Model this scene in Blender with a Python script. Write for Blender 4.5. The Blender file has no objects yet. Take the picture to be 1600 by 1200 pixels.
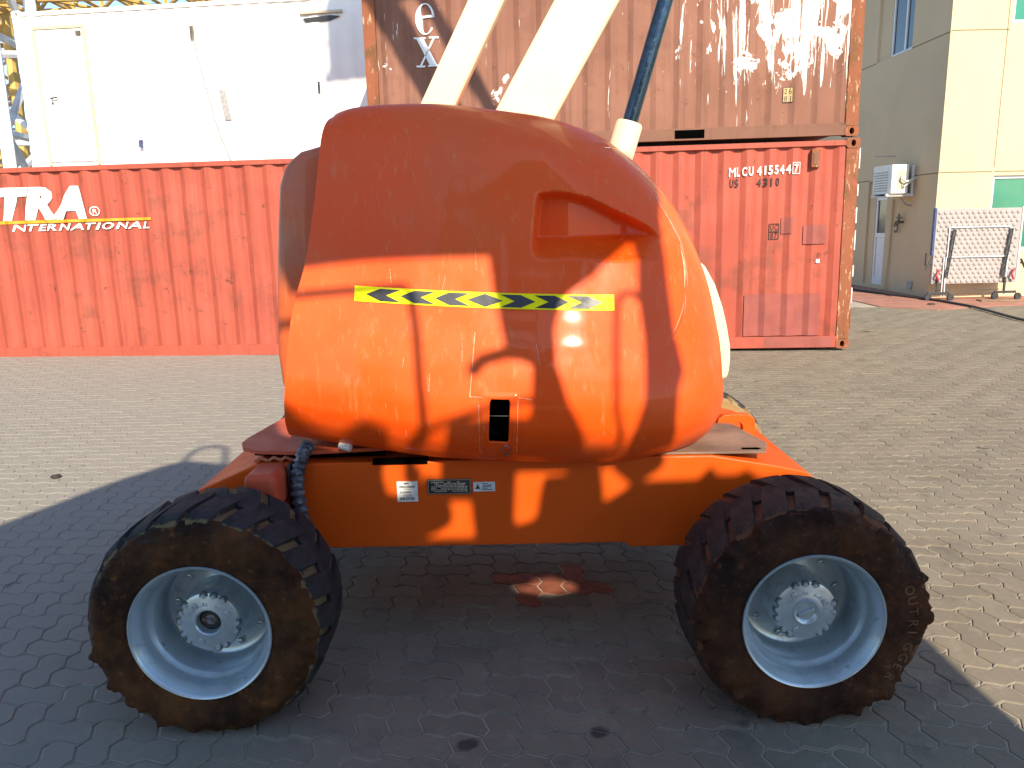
import bpy, bmesh, math, random
import numpy as np
from mathutils import Vector, Matrix, noise
random.seed(7)
S = bpy.context.scene
COL = S.collection
PI = math.pi

# ------------------------------------------------------------------ camera
PITCH, ROLL, CAM_H, FPX = math.radians(11.5), 0.020, 1.68, 1230.0
_r0 = Vector((1, 0, 0)); _u0 = Vector((0, math.sin(PITCH), math.cos(PITCH))); FW = Vector((0, math.cos(PITCH), -math.sin(PITCH)))
RT = _r0 * math.cos(ROLL) - _u0 * math.sin(ROLL); UP = _u0 * math.cos(ROLL) + _r0 * math.sin(ROLL)
cd = bpy.data.cameras.new('camera'); cam = bpy.data.objects.new('camera', cd); COL.objects.link(cam)
cd.sensor_width = 36.0; cd.lens = 36.0 * FPX / 1600.0; cd.clip_end = 1500; cd.clip_start = 0.02
cam.matrix_world = Matrix(((RT.x, UP.x, -FW.x, 0), (RT.y, UP.y, -FW.y, 0), (RT.z, UP.z, -FW.z, CAM_H), (0, 0, 0, 1)))
S.camera = cam

def project(p):
    d = Vector(p) - Vector((0, 0, CAM_H)); z = d.dot(FW)
    if z < 0.05: return None
    return (800 + FPX * d.dot(RT) / z, 600 - FPX * d.dot(UP) / z, z)

# ------------------------------------------------------------------ light
LX, LZ = 0.25, 0.67                        # towards the sun: (LX, -1, LZ)
to_sun = Vector((LX, -1.0, LZ)).normalized()
elev = math.asin(to_sun.z)
w = bpy.data.worlds.new('World'); S.world = w; w.use_nodes = True
nt = w.node_tree; bg = nt.nodes['Background']
sky = nt.nodes.new('ShaderNodeTexSky'); sky.sky_type = 'NISHITA'; sky.sun_disc = False
sky.sun_elevation = elev; sky.sun_rotation = math.atan2(to_sun.x, to_sun.y)
sky.dust_density = 0.4; sky.air_density = 1.0; sky.ozone_density = 3.0
nt.links.new(sky.outputs[0], bg.inputs[0]); bg.inputs[1].default_value = 0.13
sd = bpy.data.lights.new('sun', 'SUN'); sd.energy = 4.2; sd.angle = math.radians(0.53); sd.color = (1.0, 0.87, 0.68)
so = bpy.data.objects.new('sun', sd); COL.objects.link(so)
so.rotation_euler = to_sun.to_track_quat('Z', 'Y').to_euler(); so.location = (3, -12, 8)
S.view_settings.view_transform = 'Standard'; S.view_settings.look = 'None'
S.view_settings.exposure = 1.0; S.view_settings.gamma = 1.0

# ------------------------------------------------------------------ helpers
def link(o, parent=None):
    COL.objects.link(o)
    if parent is not None: o.parent = parent
    return o
def tag(o, label=None, cat=None, group=None, kind=None):
    if label: o['label'] = label
    if cat: o['category'] = cat
    if group: o['group'] = group
    if kind: o['kind'] = kind
    return o
def empty(name, loc=(0, 0, 0), rz=0.0, parent=None):
    o = bpy.data.objects.new(name, None); o.empty_display_size = 0.1
    o.location = loc; o.rotation_euler = (0, 0, rz); return link(o, parent)
class MB:
    def __init__(s): s.v = []; s.f = []
    def add(s, vs, fs):
        n = len(s.v); s.v += [tuple(p) for p in vs]; s.f += [tuple(n + i for i in f) for f in fs]; return s
    def box(s, a, b):
        x0, y0, z0 = a; x1, y1, z1 = b
        return s.add([(x0,y0,z0),(x1,y0,z0),(x1,y1,z0),(x0,y1,z0),(x0,y0,z1),(x1,y0,z1),(x1,y1,z1),(x0,y1,z1)],
                     [(0,3,2,1),(4,5,6,7),(0,1,5,4),(1,2,6,5),(2,3,7,6),(3,0,4,7)])
    def prism(s, poly, y0, y1):            # poly in (x, z), extruded along y
        n = len(poly)
        vs = [(x, y0, z) for x, z in poly] + [(x, y1, z) for x, z in poly]
        fs = [tuple(range(n)), tuple(range(2*n-1, n-1, -1))] + [(i, i+n, (i+1) % n + n, (i+1) % n) for i in range(n)]
        return s.add(vs, fs)
    def prism_z(s, poly, z0, z1):          # poly in (x, y), extruded along z
        n = len(poly)
        vs = [(x, y, z0) for x, y in poly] + [(x, y, z1) for x, y in poly]
        fs = [tuple(range(n-1, -1, -1)), tuple(range(n, 2*n))] + [(i, (i+1) % n, (i+1) % n + n, i+n) for i in range(n)]
        return s.add(vs, fs)
    def beam(s, a, b, w, h, up=(0, 1, 0)):  # rectangular bar from a to b
        a = Vector(a); b = Vector(b); d = (b - a).normalized(); u = Vector(up); u = (u - d * u.dot(d)).normalized(); t = d.cross(u)
        vs = []
        for p in (a, b):
            for i, j in ((-1, -1), (1, -1), (1, 1), (-1, 1)): vs.append(p + t * (w / 2 * i) + u * (h / 2 * j))
        return s.add(vs, [(3,2,1,0),(4,5,6,7),(0,1,5,4),(1,2,6,5),(2,3,7,6),(3,0,4,7)])
    def tube(s, pts, r, n=10, cap=True):
        pts = [Vector(p) for p in pts]; rs = r if isinstance(r, (list, tuple)) else [r] * len(pts)
        base = len(s.v); prev = None
        for i, p in enumerate(pts):
            d = (pts[min(i+1, len(pts)-1)] - pts[max(i-1, 0)]).normalized()
            if prev is None: u = d.orthogonal().normalized()
            else: u = (prev - d * prev.dot(d)).normalized()
            prev = u; t = d.cross(u)
            for k in range(n):
                a = 2 * PI * k / n; s.v.append(tuple(p + (u * math.cos(a) + t * math.sin(a)) * rs[i]))
        for i in range(len(pts)-1):
            for k in range(n):
                a = base + i*n + k; b = base + i*n + (k+1) % n; s.f.append((a, b, b+n, a+n))
        if cap:
            s.f.append(tuple(base + k for k in range(n-1, -1, -1))); e = base + (len(pts)-1)*n; s.f.append(tuple(e + k for k in range(n)))
        return s
    def lathe(s, prof, n=48, cy=0.0, cx=0.0, cz=0.0, closed=False):   # prof (r, y) about the y axis
        base = len(s.v); m = len(prof)
        for r, y in prof:
            for k in range(n):
                a = 2*PI*k/n; s.v.append((cx + r*math.cos(a), cy + y, cz + r*math.sin(a)))
        for i in range(m - 1 + (1 if closed else 0)):
            j = (i + 1) % m
            for k in range(n):
                s.f.append((base+i*n+k, base+i*n+(k+1) % n, base+j*n+(k+1) % n, base+j*n+k))
        if not closed:
            if prof[0][0] > 1e-4 and prof[0][0] < 0.2: s.f.append(tuple(base + k for k in range(n)))
            if prof[-1][0] > 1e-4 and prof[-1][0] < 0.2: s.f.append(tuple(base + (m-1)*n + k for k in range(n)))
        return s
    def mesh(s, name):
        me = bpy.data.meshes.new(name); me.from_pydata(s.v, [], s.f); me.update(); 
        bm = bmesh.new(); bm.from_mesh(me); bmesh.ops.recalc_face_normals(bm, faces=bm.faces); bm.to_mesh(me); bm.free()
        return me
    def build(s, name, m, parent=None, smooth=False, bevel=0, seg=2, angle=35):
        me = s.mesh(name); o = bpy.data.objects.new(name, me); me.materials.append(m)
        if smooth: shade(me, angle)
        if bevel:
            b = o.modifiers.new('bevel', 'BEVEL'); b.width = bevel; b.segments = seg; b.limit_method = 'ANGLE'; b.angle_limit = math.radians(30)
            b.harden_normals = False
            for p in me.polygons: p.use_smooth = False
        return link(o, parent)
def shade(me, angle=35):
    for p in me.polygons: p.use_smooth = True
    bm = bmesh.new(); bm.from_mesh(me); lim = math.radians(angle)
    for e in bm.edges:
        if len(e.link_faces) == 2 and e.calc_face_angle(0) > lim: e.smooth = False
    bm.to_mesh(me); bm.free()
def pydata(name, vs, fs, m, parent=None, smooth=False, angle=35):
    mb = MB(); mb.v = [tuple(v) for v in vs]; mb.f = [tuple(f) for f in fs]
    return mb.build(name, m, parent, smooth, angle=angle)
def copy_tree(o, parent=None):
    c = o.copy(); COL.objects.link(c); c.parent = parent
    for ch in list(o.children): copy_tree(ch, c)
    return c
def hermite(xs, ys):
    xs = np.array(xs, float); ys = np.array(ys, float); h = np.diff(xs); dl = np.diff(ys) / h
    m = np.zeros_like(xs); m[0] = dl[0]; m[-1] = dl[-1]
    for i in range(1, len(xs)-1):
        m[i] = 0 if dl[i-1]*dl[i] <= 0 else 2*dl[i-1]*dl[i]/(dl[i-1]+dl[i])
    def f(x):
        x = np.clip(np.asarray(x, float), xs[0], xs[-1]); i = np.clip(np.searchsorted(xs, x) - 1, 0, len(xs)-2)
        t = (x - xs[i]) / h[i]
        return (2*t**3-3*t**2+1)*ys[i] + (t**3-2*t**2+t)*h[i]*m[i] + (-2*t**3+3*t**2)*ys[i+1] + (t**3-t**2)*h[i]*m[i+1]
    return f
def sstep(a, b, x):
    t = np.clip((np.asarray(x, float) - a) / (b - a), 0, 1); return t*t*(3-2*t)
def poly_sd(px, pz, poly):                 # positive inside
    poly = np.array(poly, float); d = np.full(px.shape, 1e9); ins = np.zeros(px.shape, bool); n = len(poly)
    for i in range(n):
        ax, az = poly[i]; bx, bz = poly[(i+1) % n]; ex, ez = bx-ax, bz-az
        t = np.clip(((px-ax)*ex + (pz-az)*ez) / (ex*ex+ez*ez), 0, 1)
        d = np.minimum(d, np.hypot(px-ax-t*ex, pz-az-t*ez))
        c = ((az > pz) != (bz > pz))
        with np.errstate(divide='ignore', invalid='ignore'):
            ins ^= c & (px < (bx-ax)*(pz-az)/(bz-az if bz != az else 1e-9) + ax)
    return np.where(ins, d, -d)

# conform flat polygons (x, z) on a surface y = func(x, z) - lift
def conform(name, polys, func, lift, m, parent, xs=(), zs=()):
    bm = bmesh.new()
    for poly in polys:
        try: bm.faces.new([bm.verts.new((x, 0, z)) for x, z in poly])
        except ValueError: pass
    for x in xs: bmesh.ops.bisect_plane(bm, geom=bm.verts[:]+bm.edges[:]+bm.faces[:], plane_co=(x, 0, 0), plane_no=(1, 0, 0))
    for z in zs: bmesh.ops.bisect_plane(bm, geom=bm.verts[:]+bm.edges[:]+bm.faces[:], plane_co=(0, 0, z), plane_no=(0, 0, 1))
    for v in bm.verts: v.co.y = float(func(v.co.x, v.co.z)) - lift
    for f in bm.faces:
        f.normal_update()
        if f.normal.y > 0: f.normal_flip()
    me = bpy.data.meshes.new(name); bm.to_mesh(me); bm.free(); me.materials.append(m)
    o = bpy.data.objects.new(name, me); return link(o, parent)
def text_polys(body, size, shear=0.0, offset=0.0, spacing=1.0, sx=1.0, x=0, z=0):
    cu = bpy.data.curves.new('t', 'FONT'); cu.body = body; cu.size = size; cu.shear = shear; cu.offset = offset; cu.space_character = spacing; cu.resolution_u = 3
    ob = bpy.data.objects.new('t', cu); COL.objects.link(ob); dg = bpy.context.evaluated_depsgraph_get()
    me = ob.evaluated_get(dg).to_mesh(); out = [[(x + me.vertices[i].co.x*sx, z + me.vertices[i].co.y) for i in p.vertices] for p in me.polygons]
    bpy.data.objects.remove(ob); bpy.data.curves.remove(cu); return out
def rect(x0, z0, x1, z1): return [(x0, z0), (x1, z0), (x1, z1), (x0, z1)]
def frame_polys(x0, z0, x1, z1, t): return [rect(x0, z0, x1, z0+t), rect(x0, z1-t, x1, z1), rect(x0, z0+t, x0+t, z1-t), rect(x1-t, z0+t, x1, z1-t)]

# ------------------------------------------------------------------ materials
class NT:
    def __init__(s, name):
        s.m = bpy.data.materials.new(name); s.m.use_nodes = True; s.t = s.m.node_tree; s.b = s.t.nodes['Principled BSDF']
    def n(s, kind, **kw):
        x = s.t.nodes.new('ShaderNode' + kind)
        for k, v in kw.items(): setattr(x, k, v)
        return x
    def l(s, a, b): s.t.links.new(a, b)
    def coord(s, scale=(1, 1, 1), kind='Object', loc=(0, 0, 0)):
        if kind == 'World': src = s.n('NewGeometry').outputs['Position']
        else: src = s.n('TexCoord').outputs[kind]
        mp = s.n('Mapping'); mp.inputs['Scale'].default_value = scale; mp.inputs['Location'].default_value = loc; s.l(src, mp.inputs[0]); return mp.outputs[0]
    def noise(s, vec, scale, detail=4, rough=0.55, dist=0.0):
        x = s.n('TexNoise'); x.inputs['Scale'].default_value = scale; x.inputs['Detail'].default_value = detail; x.inputs['Roughness'].default_value = rough
        x.inputs['Distortion'].default_value = dist; s.l(vec, x.inputs['Vector']); return x.outputs[0]
    def ramp(s, fac, a, b, v0=0.0, v1=1.0):
        x = s.n('MapRange'); x.interpolation_type = 'SMOOTHSTEP'; s.l(fac, x.inputs[0])
        for i, v in enumerate((a, b, v0, v1)): x.inputs[i+1].default_value = v
        return x.outputs[0]
    def math(s, op, a, b=0.0):
        x = s.n('Math', operation=op)
        for i, v in enumerate((a, b)):
            if hasattr(v, 'links'): s.l(v, x.inputs[i])
            else: x.inputs[i].default_value = v
        return x.outputs[0]
    def mix(s, fac, a, b):
        x = s.n('Mix', data_type='RGBA')
        for v, i in ((fac, 0), (a, 6), (b, 7)):
            if hasattr(v, 'links'): s.l(v, x.inputs[i])
            else: x.inputs[i].default_value = v if i == 0 else (*v, 1)
        return x.outputs[2]
    def bump(s, h, strength=0.3, dist=0.01):
        x = s.n('Bump'); x.inputs['Strength'].default_value = strength; x.inputs['Distance'].default_value = dist; s.l(h, x.inputs['Height']); s.l(x.outputs[0], s.b.inputs['Normal'])
    def set(s, col=None, rough=None, metal=None, spec=None, coat=None, coat_r=None):
        for v, k in ((col, 'Base Color'), (rough, 'Roughness'), (metal, 'Metallic'), (spec, 'Specular IOR Level'), (coat, 'Coat Weight'), (coat_r, 'Coat Roughness')):
            if v is None: continue
            if hasattr(v, 'links'): s.l(v, s.b.inputs[k])
            elif isinstance(v, tuple): s.b.inputs[k].default_value = (*v, 1)
            else: s.b.inputs[k].default_value = v
        return s.m
def simple(name, col, rough=0.6, var=0.25, scale=8.0, metal=0.0, bump=0.0, bscale=40.0, kind='Object', spec=0.5, dirt=None, dirt_amt=0.5):
    t = NT(name); v = t.coord(kind=kind); n1 = t.noise(v, scale)
    c = t.mix(t.ramp(n1, 0.3, 0.7), tuple(x*(1-var) for x in col), tuple(min(1, x*(1+var)) for x in col))
    if dirt is not None:
        n2 = t.noise(t.coord(kind=kind, loc=(3, 7, 1)), scale*0.6, 6, 0.65); c = t.mix(t.ramp(n2, 0.5, 0.72, 0, dirt_amt), c, dirt)
    r = t.ramp(t.noise(v, scale*2.3), 0.3, 0.7, max(0, rough-0.1), min(1, rough+0.1))
    if bump: t.bump(t.noise(v, bscale, 5), bump, 0.004)
    return t.set(c, r, metal, spec)

M = {}
def orange_paint(name, col, fade, fade_amt, rough, streak=True, spec=0.35, coat=0.22):
    t = NT(name); v = t.coord()
    big = t.noise(v, 2.2, 5, 0.6); fine = t.noise(t.coord(scale=(16, 16, 1.1)), 3.0, 6, 0.65)
    c = t.mix(t.ramp(big, 0.25, 0.75), tuple(x*0.88 for x in col), col)
    c = t.mix(t.ramp(t.noise(t.coord(loc=(5, 2, 8)), 1.5, 6, 0.62), 0.40, 0.66, 0, fade_amt), c, fade)
    if streak:
        c = t.mix(t.ramp(fine, 0.54, 0.74, 0, 0.34), c, (0.68, 0.25, 0.11))
        sc = t.noise(t.coord(scale=(70, 70, 2.2), loc=(1, 1, 4)), 1.6, 5, 0.65, 2.2)
        c = t.mix(t.ramp(sc, 0.66, 0.74, 0, 0.4), c, (0.72, 0.42, 0.30))
        sp = t.noise(v, 26, 5, 0.7); c = t.mix(t.ramp(sp, 0.66, 0.74, 0, 0.35), c, (0.34, 0.08, 0.03))
    r = t.ramp(t.noise(t.coord(scale=(3, 3, 1)), 3.5, 6), 0.3, 0.75, rough - 0.05, rough + 0.14)
    t.bump(t.noise(v, 5.0, 4, 0.5), 0.06, 0.02)
    return t.set(c, r, 0, spec, coat, 0.04)
M['hood'] = orange_paint('hood_paint', (0.84, 0.085, 0.003), (0.70, 0.116, 0.026), 0.75, 0.50, True, 0.20, 0.28)
M['rear_hood'] = orange_paint('rear_hood_paint', (0.55, 0.095, 0.020), (0.40, 0.16, 0.095), 0.9, 0.45)
M['chassis'] = orange_paint('chassis_paint', (0.62, 0.085, 0.004), (0.58, 0.09, 0.008), 0.3, 0.45, False, 0.22, 0.03)
M['deck'] = orange_paint('deck_paint', (0.50, 0.085, 0.038), (0.42, 0.10, 0.06), 0.6, 0.55, True, 0.2, 0.0)
M['dusty_deck'] = simple('dusty_plate', (0.20, 0.125, 0.085), 0.7, 0.3, 6, dirt=(0.45, 0.10, 0.03), dirt_amt=0.6)
M['black'] = simple('black_void', (0.0015, 0.0015, 0.0015), 1.0, 0.2, spec=0.0)  # near-black colour, mostly stands in for shade inside openings and gaps
M['dark_metal'] = simple('dark_metal', (0.03, 0.03, 0.032), 0.5, 0.3, 12)
M['cream'] = simple('cream_paint', (0.78, 0.66, 0.42), 0.38, 0.05, 4, dirt=(0.55, 0.45, 0.28), dirt_amt=0.35)
M['rod'] = simple('cylinder_rod', (0.045, 0.075, 0.11), 0.18, 0.2, 30, metal=0.85)
M['tape_yellow'] = simple('tape_yellow', (0.86, 0.80, 0.0), 0.5, 0.05, 20, spec=0.2)
M['tape_black'] = simple('tape_black', (0.035, 0.037, 0.045), 0.45, 0.4, 6, spec=0.25)
M['hose'] = simple('hose_rubber', (0.045, 0.055, 0.075), 0.5, 0.6, 60, dirt=(0.30, 0.32, 0.34), dirt_amt=0.8)
M['steel_bolt'] = simple('bolt_steel', (0.22, 0.24, 0.26), 0.4, 0.3, 30, metal=0.5)
M['paper'] = simple('label_paper', (0.62, 0.62, 0.58), 0.5, 0.12, 30)
M['ink'] = simple('label_ink', (0.03, 0.03, 0.035), 0.6, 0.2)
M['plate'] = simple('data_plate', (0.02, 0.02, 0.02), 0.35, 0.3)
M['plate_text'] = simple('plate_text', (0.42, 0.38, 0.30), 0.4, 0.3)
M['blue_sticker'] = simple('sticker', (0.50, 0.55, 0.56), 0.4, 0.2, 40)

def rim_mat():
    t = NT('rim_paint'); v = t.coord()
    c = t.mix(t.ramp(t.noise(v, 6, 5), 0.3, 0.7), (0.40, 0.49, 0.54), (0.50, 0.60, 0.65))
    c = t.mix(t.ramp(t.noise(t.coord(loc=(4, 4, 4)), 22, 8, 0.75), 0.58, 0.68, 0, 0.65), c, (0.13, 0.10, 0.075))
    c = t.mix(t.ramp(t.noise(t.coord(loc=(1, 8, 2)), 5, 6, 0.7), 0.52, 0.74, 0, 0.4), c, (0.22, 0.19, 0.155))
    t.bump(t.noise(v, 60, 4), 0.12, 0.003)
    return t.set(c, 0.27, 0.45, 0.5)
M['rim'] = rim_mat()
def tyre_mat(name, mudcol, mudcol2, rub, bias, groove):
    t = NT(name); v = t.coord()
    at = t.n('Attribute', attribute_name='mud').outputs['Fac']
    nz = t.noise(v, 9, 7, 0.68); fac = t.ramp(t.math('ADD', at, t.math('MULTIPLY', t.math('SUBTRACT', nz, 0.5), 1.6)), 0.42 - bias, 0.58 - bias)
    mud = t.mix(t.ramp(t.noise(v, 3.6, 8, 0.66), 0.36, 0.72), mudcol2, mudcol)
    mud = t.mix(t.ramp(t.noise(t.coord(loc=(9, 1, 3)), 26, 6, 0.7), 0.56, 0.72, 0, 0.55), mud, tuple(min(1, x*2.1) for x in mudcol))
    mud = t.mix(t.ramp(at, 0.72, 0.60), mud, groove)
    rb = t.mix(t.ramp(t.noise(v, 14, 5), 0.35, 0.7), rub, tuple(x*1.8 for x in rub))
    t.bump(t.noise(v, 30, 9, 0.72), 0.85, 0.022)
    return t.set(t.mix(fac, rb, mud), t.ramp(nz, 0.3, 0.7, 0.62, 0.95), 0, 0.25)
M['tyre_l'] = tyre_mat('tyre_muddy_brown', (0.135, 0.054, 0.015), (0.014, 0.0055, 0.0025), (0.021, 0.022, 0.024), 0.0, (0.165, 0.130, 0.065))
M['tyre_r'] = tyre_mat('tyre_muddy_red', (0.100, 0.036, 0.013), (0.014, 0.0055, 0.003), (0.030, 0.022, 0.019), 0.06, (0.15, 0.062, 0.03))
M['tyre_far'] = tyre_mat('tyre_muddy_tan', (0.34, 0.20, 0.08), (0.24, 0.14, 0.05), (0.03, 0.03, 0.028), 0.08, (0.3, 0.2, 0.1))
M['tyre_print'] = simple('tyre_lettering', (0.13, 0.065, 0.03), 0.8, 0.3, 30)

def paver_mat(name, a, b, stain=True):
    t = NT(name); wv = t.coord(kind='World')
    at = t.n('Attribute', attribute_name='rnd').outputs['Fac']; oi = t.n('ObjectInfo').outputs['Random']
    rnd = t.math('FRACT', t.math('ADD', at, oi))
    c = t.mix(rnd, a, b)
    xw = t.n('SeparateXYZ'); t.l(wv, xw.inputs[0]); dst = t.ramp(t.math('ADD', xw.outputs[0], t.math('MULTIPLY', t.noise(wv, 0.8, 5), 3.0)), 1.6, -1.2, 0, 0.75)
    c = t.mix(t.math('MULTIPLY', t.math('FRACT', t.math('MULTIPLY', rnd, 7.31)), 0.30), c, (0.20, 0.14, 0.11))
    c = t.mix(t.ramp(t.noise(wv, 1.1, 6, 0.6), 0.38, 0.68, 0, 0.55), c, (0.26, 0.222, 0.162))
    c = t.mix(t.ramp(t.noise(t.coord(kind='World', loc=(3, 9, 0)), 5.5, 6, 0.65), 0.52, 0.72, 0, 0.6), c, (0.105, 0.092, 0.078))
    c = t.mix(t.ramp(t.noise(t.coord(kind='World', loc=(8, 2, 0)), 13, 7, 0.72), 0.52, 0.70, 0, 0.5), c, (0.33, 0.285, 0.22))
    c = t.mix(t.ramp(t.noise(wv, 70, 4, 0.6), 0.35, 0.7, 0, 0.35), c, (0.15, 0.14, 0.125))
    c = t.mix(dst, c, (0.285, 0.265, 0.228))
    if stain:
        for sx_, sy_, r_ in ((-.17, 2.31, .045), (.27, 2.36, .04), (-1.62, 2.95, .05), (-1.35, 2.62, .03), (-1.75, 4.15, .04)):
            dv = t.n('VectorMath', operation='DISTANCE'); t.l(wv, dv.inputs[0]); dv.inputs[1].default_value = (sx_, sy_, 0)
            wob = t.math('ADD', dv.outputs['Value'], t.math('MULTIPLY', t.math('SUBTRACT', t.noise(wv, 16, 5, 0.65), 0.5), r_*1.5))
            c = t.mix(t.ramp(wob, r_, r_*.5, 0, 0.75), c, (0.035, 0.028, 0.024))
        n = t.noise(t.coord(kind='World', loc=(1.3, 0.7, 0)), 3.1, 3, 0.5); c = t.mix(t.ramp(n, 0.69, 0.75, 0, 0.75), c, (0.03, 0.026, 0.024))
    t.bump(t.noise(wv, 160, 6, 0.7), 0.35, 0.003)
    return t.set(c, 0.95, 0, 0.12)
M['paver'] = paver_mat('paver_concrete', (0.180, 0.160, 0.114), (0.226, 0.198, 0.143))
M['paver_red'] = simple('paver_red_face', (0.21, 0.062, 0.034), 0.8, 0.2, 14, kind='World', bump=0.3)
def ground_mat():
    t = NT('joint_sand'); wv = t.coord(kind='World')
    c = t.mix(t.ramp(t.noise(wv, 2.0, 6), 0.3, 0.7), (0.32, 0.275, 0.21), (0.42, 0.365, 0.285))
    xw = t.n('SeparateXYZ'); t.l(wv, xw.inputs[0]); dst = t.ramp(t.math('ADD', xw.outputs[0], t.math('MULTIPLY', t.noise(wv, 0.8, 5), 3.0)), 1.6, -1.2, 0, 0.8); c = t.mix(dst, c, (0.30, 0.278, 0.238))
    t.bump(t.noise(wv, 120, 5), 0.3, 0.004); return t.set(c, 0.95, 0, 0.1)
M['sand'] = ground_mat()
M['red_pave'] = simple('red_pavement', (0.34, 0.15, 0.10), 0.85, 0.15, 3, kind='World', dirt=(0.35, 0.25, 0.18), dirt_amt=0.5)

def container_mat(name, col, light, rust, rust_amt):
    t = NT(name); v = t.coord()
    c = t.mix(t.ramp(t.noise(v, 0.9, 4), 0.3, 0.7), col, light)
    st = t.noise(t.coord(scale=(9, 9, 0.55)), 1.6, 6, 0.62); c = t.mix(t.ramp(st, 0.48, 0.72, 0, 0.45), c, tuple(x*0.62 for x in col))
    sp = t.noise(t.coord(loc=(2, 5, 9)), 1.5, 8, 0.68); c = t.mix(t.ramp(sp, 0.52, 0.64, 0, rust_amt), c, rust); s2 = t.noise(t.coord(loc=(6, 1, 2)), 5.5, 8, 0.75); c = t.mix(t.ramp(s2, 0.61, 0.67, 0, rust_amt*1.5), c, tuple(x*0.7 for x in rust))
    f = t.noise(v, 14, 6, 0.7); c = t.mix(t.ramp(f, 0.70, 0.76, 0, rust_amt), c, tuple(min(1, x*1.6) for x in light))
    t.bump(t.noise(v, 1.8, 3), 0.25, 0.03)
    return t, c
t, c = container_mat('red_container_paint', (0.325, 0.064, 0.038), (0.385, 0.084, 0.050), (0.17, 0.052, 0.032), 0.55); M['red_cont'] = t.set(c, 0.62, 0, 0.35)
t, c = container_mat('rusty_post_paint', (0.22, 0.075, 0.032), (0.28, 0.085, 0.042), (0.13, 0.06, 0.024), 0.9)
n = t.noise(t.coord(scale=(6, 6, 1.3)), 4.2, 7, 0.7); c = t.mix(t.ramp(n, 0.58, 0.63, 0, 0.75), c, (0.5, 0.36, 0.22)); M['rust_post'] = t.set(c, 0.75, 0, 0.3)
t, c = container_mat('brown_container_paint', (0.195, 0.085, 0.054), (0.245, 0.110, 0.072), (0.14, 0.055, 0.034), 0.4)
# scraped white paint remains, heaviest towards the right end of the panel
def scrape(t, c):
    xyz = t.n('SeparateXYZ'); t.l(t.n('TexCoord').outputs['Object'], xyz.inputs[0]); X, Z = xyz.outputs[0], xyz.outputs[2]
    reg = t.math('MULTIPLY', t.ramp(X, 3.3, 5.3), t.ramp(Z, 0.15, 1.3))
    st = t.noise(t.coord(scale=(5.5, 5.5, 0.40)), 2.2, 8, 0.68, 0.6); bl = t.noise(t.coord(scale=(1.2, 1.2, 0.8), loc=(7, 3, 2)), 2.6, 7, 0.66, 0.8)
    m1 = t.ramp(t.math('ADD', st, t.math('MULTIPLY', reg, 0.16)), 0.655, 0.675)
    m2 = t.ramp(t.math('ADD', bl, t.math('MULTIPLY', reg, 0.13)), 0.665, 0.68)
    fl = t.ramp(t.noise(t.coord(scale=(2, 2, 0.7), loc=(1, 1, 5)), 7.0, 8, 0.75, 1.2), 0.665, 0.69)
    c = t.mix(t.math('MULTIPLY', m1, 0.85), c, (0.78, 0.73, 0.66)); c = t.mix(m2, c, (0.80, 0.76, 0.70))
    return t.mix(t.math('MULTIPLY', fl, t.ramp(X, 1.9, 3.6)), c, (0.76, 0.70, 0.62))
M['brown_cont'] = t.set(scrape(t, c), 0.68, 0, 0.3)
t, c = container_mat('brown_rail_paint', (0.165, 0.078, 0.05), (0.21, 0.10, 0.065), (0.11, 0.05, 0.028), 0.6); M['brown_rail'] = t.set(c, 0.75, 0, 0.3)
M['white_cont'] = simple('white_cabin_paint', (0.80, 0.79, 0.75), 0.5, 0.03, 1.2, dirt=(0.70, 0.66, 0.55), dirt_amt=0.25)
M['white_trim'] = simple('white_trim_paint', (0.50, 0.44, 0.31), 0.5, 0.10, 2)
M['grey_cont'] = simple('grey_container_paint', (0.22, 0.24, 0.26), 0.6, 0.15, 2)
M['white_print'] = simple('white_print', (0.80, 0.80, 0.76), 0.5, 0.05, 12, dirt=(0.55, 0.33, 0.25), dirt_amt=0.25)
M['grey_print'] = simple('grey_white_print', (0.72, 0.74, 0.74), 0.5, 0.06, 12)
M['yellow_print'] = simple('yellow_print', (0.72, 0.29, 0.01), 0.5, 0.06, 8)
M['pale_yellow'] = simple('pale_yellow_plate', (0.42, 0.30, 0.13), 0.6, 0.15, 20)
M['black_print'] = simple('black_print', (0.035, 0.02, 0.016), 0.6, 0.3, 20)
M['dark_patch'] = simple('old_sticker_patch', (0.25, 0.062, 0.048), 0.7, 0.15, 3)
M['wall'] = simple('cream_render', (0.60, 0.465, 0.285), 0.85, 0.035, 0.7, bump=0.15, bscale=90)
M['groove'] = simple('wall_groove', (0.20, 0.15, 0.09), 0.9, 0.1)
M['alu'] = simple('white_aluminium', (0.68, 0.69, 0.70), 0.4, 0.04, 5)
M['glass_dark'] = simple('dark_glass', (0.012, 0.018, 0.022), 0.06, 0.2, 1, spec=0.8)
M['glass_green'] = simple('green_blind_glass', (0.03, 0.20, 0.125), 0.12, 0.12, 1, spec=0.7)
M['ac'] = simple('ac_casing', (0.70, 0.69, 0.64), 0.45, 0.06, 4)
M['ac_grille'] = simple('ac_grille', (0.30, 0.30, 0.29), 0.5, 0.2, 20)
M['brass'] = simple('tap_metal', (0.16, 0.13, 0.09), 0.4, 0.4, 30, metal=0.5)
M['stage'] = simple('stage_sheet', (0.34, 0.31, 0.295), 0.42, 0.06, 4)
M['stage_blue'] = simple('stage_blue', (0.04, 0.06, 0.16), 0.5, 0.2)
M['red_handle'] = simple('red_handle', (0.40, 0.03, 0.03), 0.5, 0.2)
M['wood'] = simple('old_plank', (0.22, 0.15, 0.09), 0.8, 0.3, 12)
M['mast_white'] = simple('mast_white_paint', (0.62, 0.64, 0.66), 0.5, 0.12, 3, dirt=(0.4, 0.33, 0.25), dirt_amt=0.5)
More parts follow.
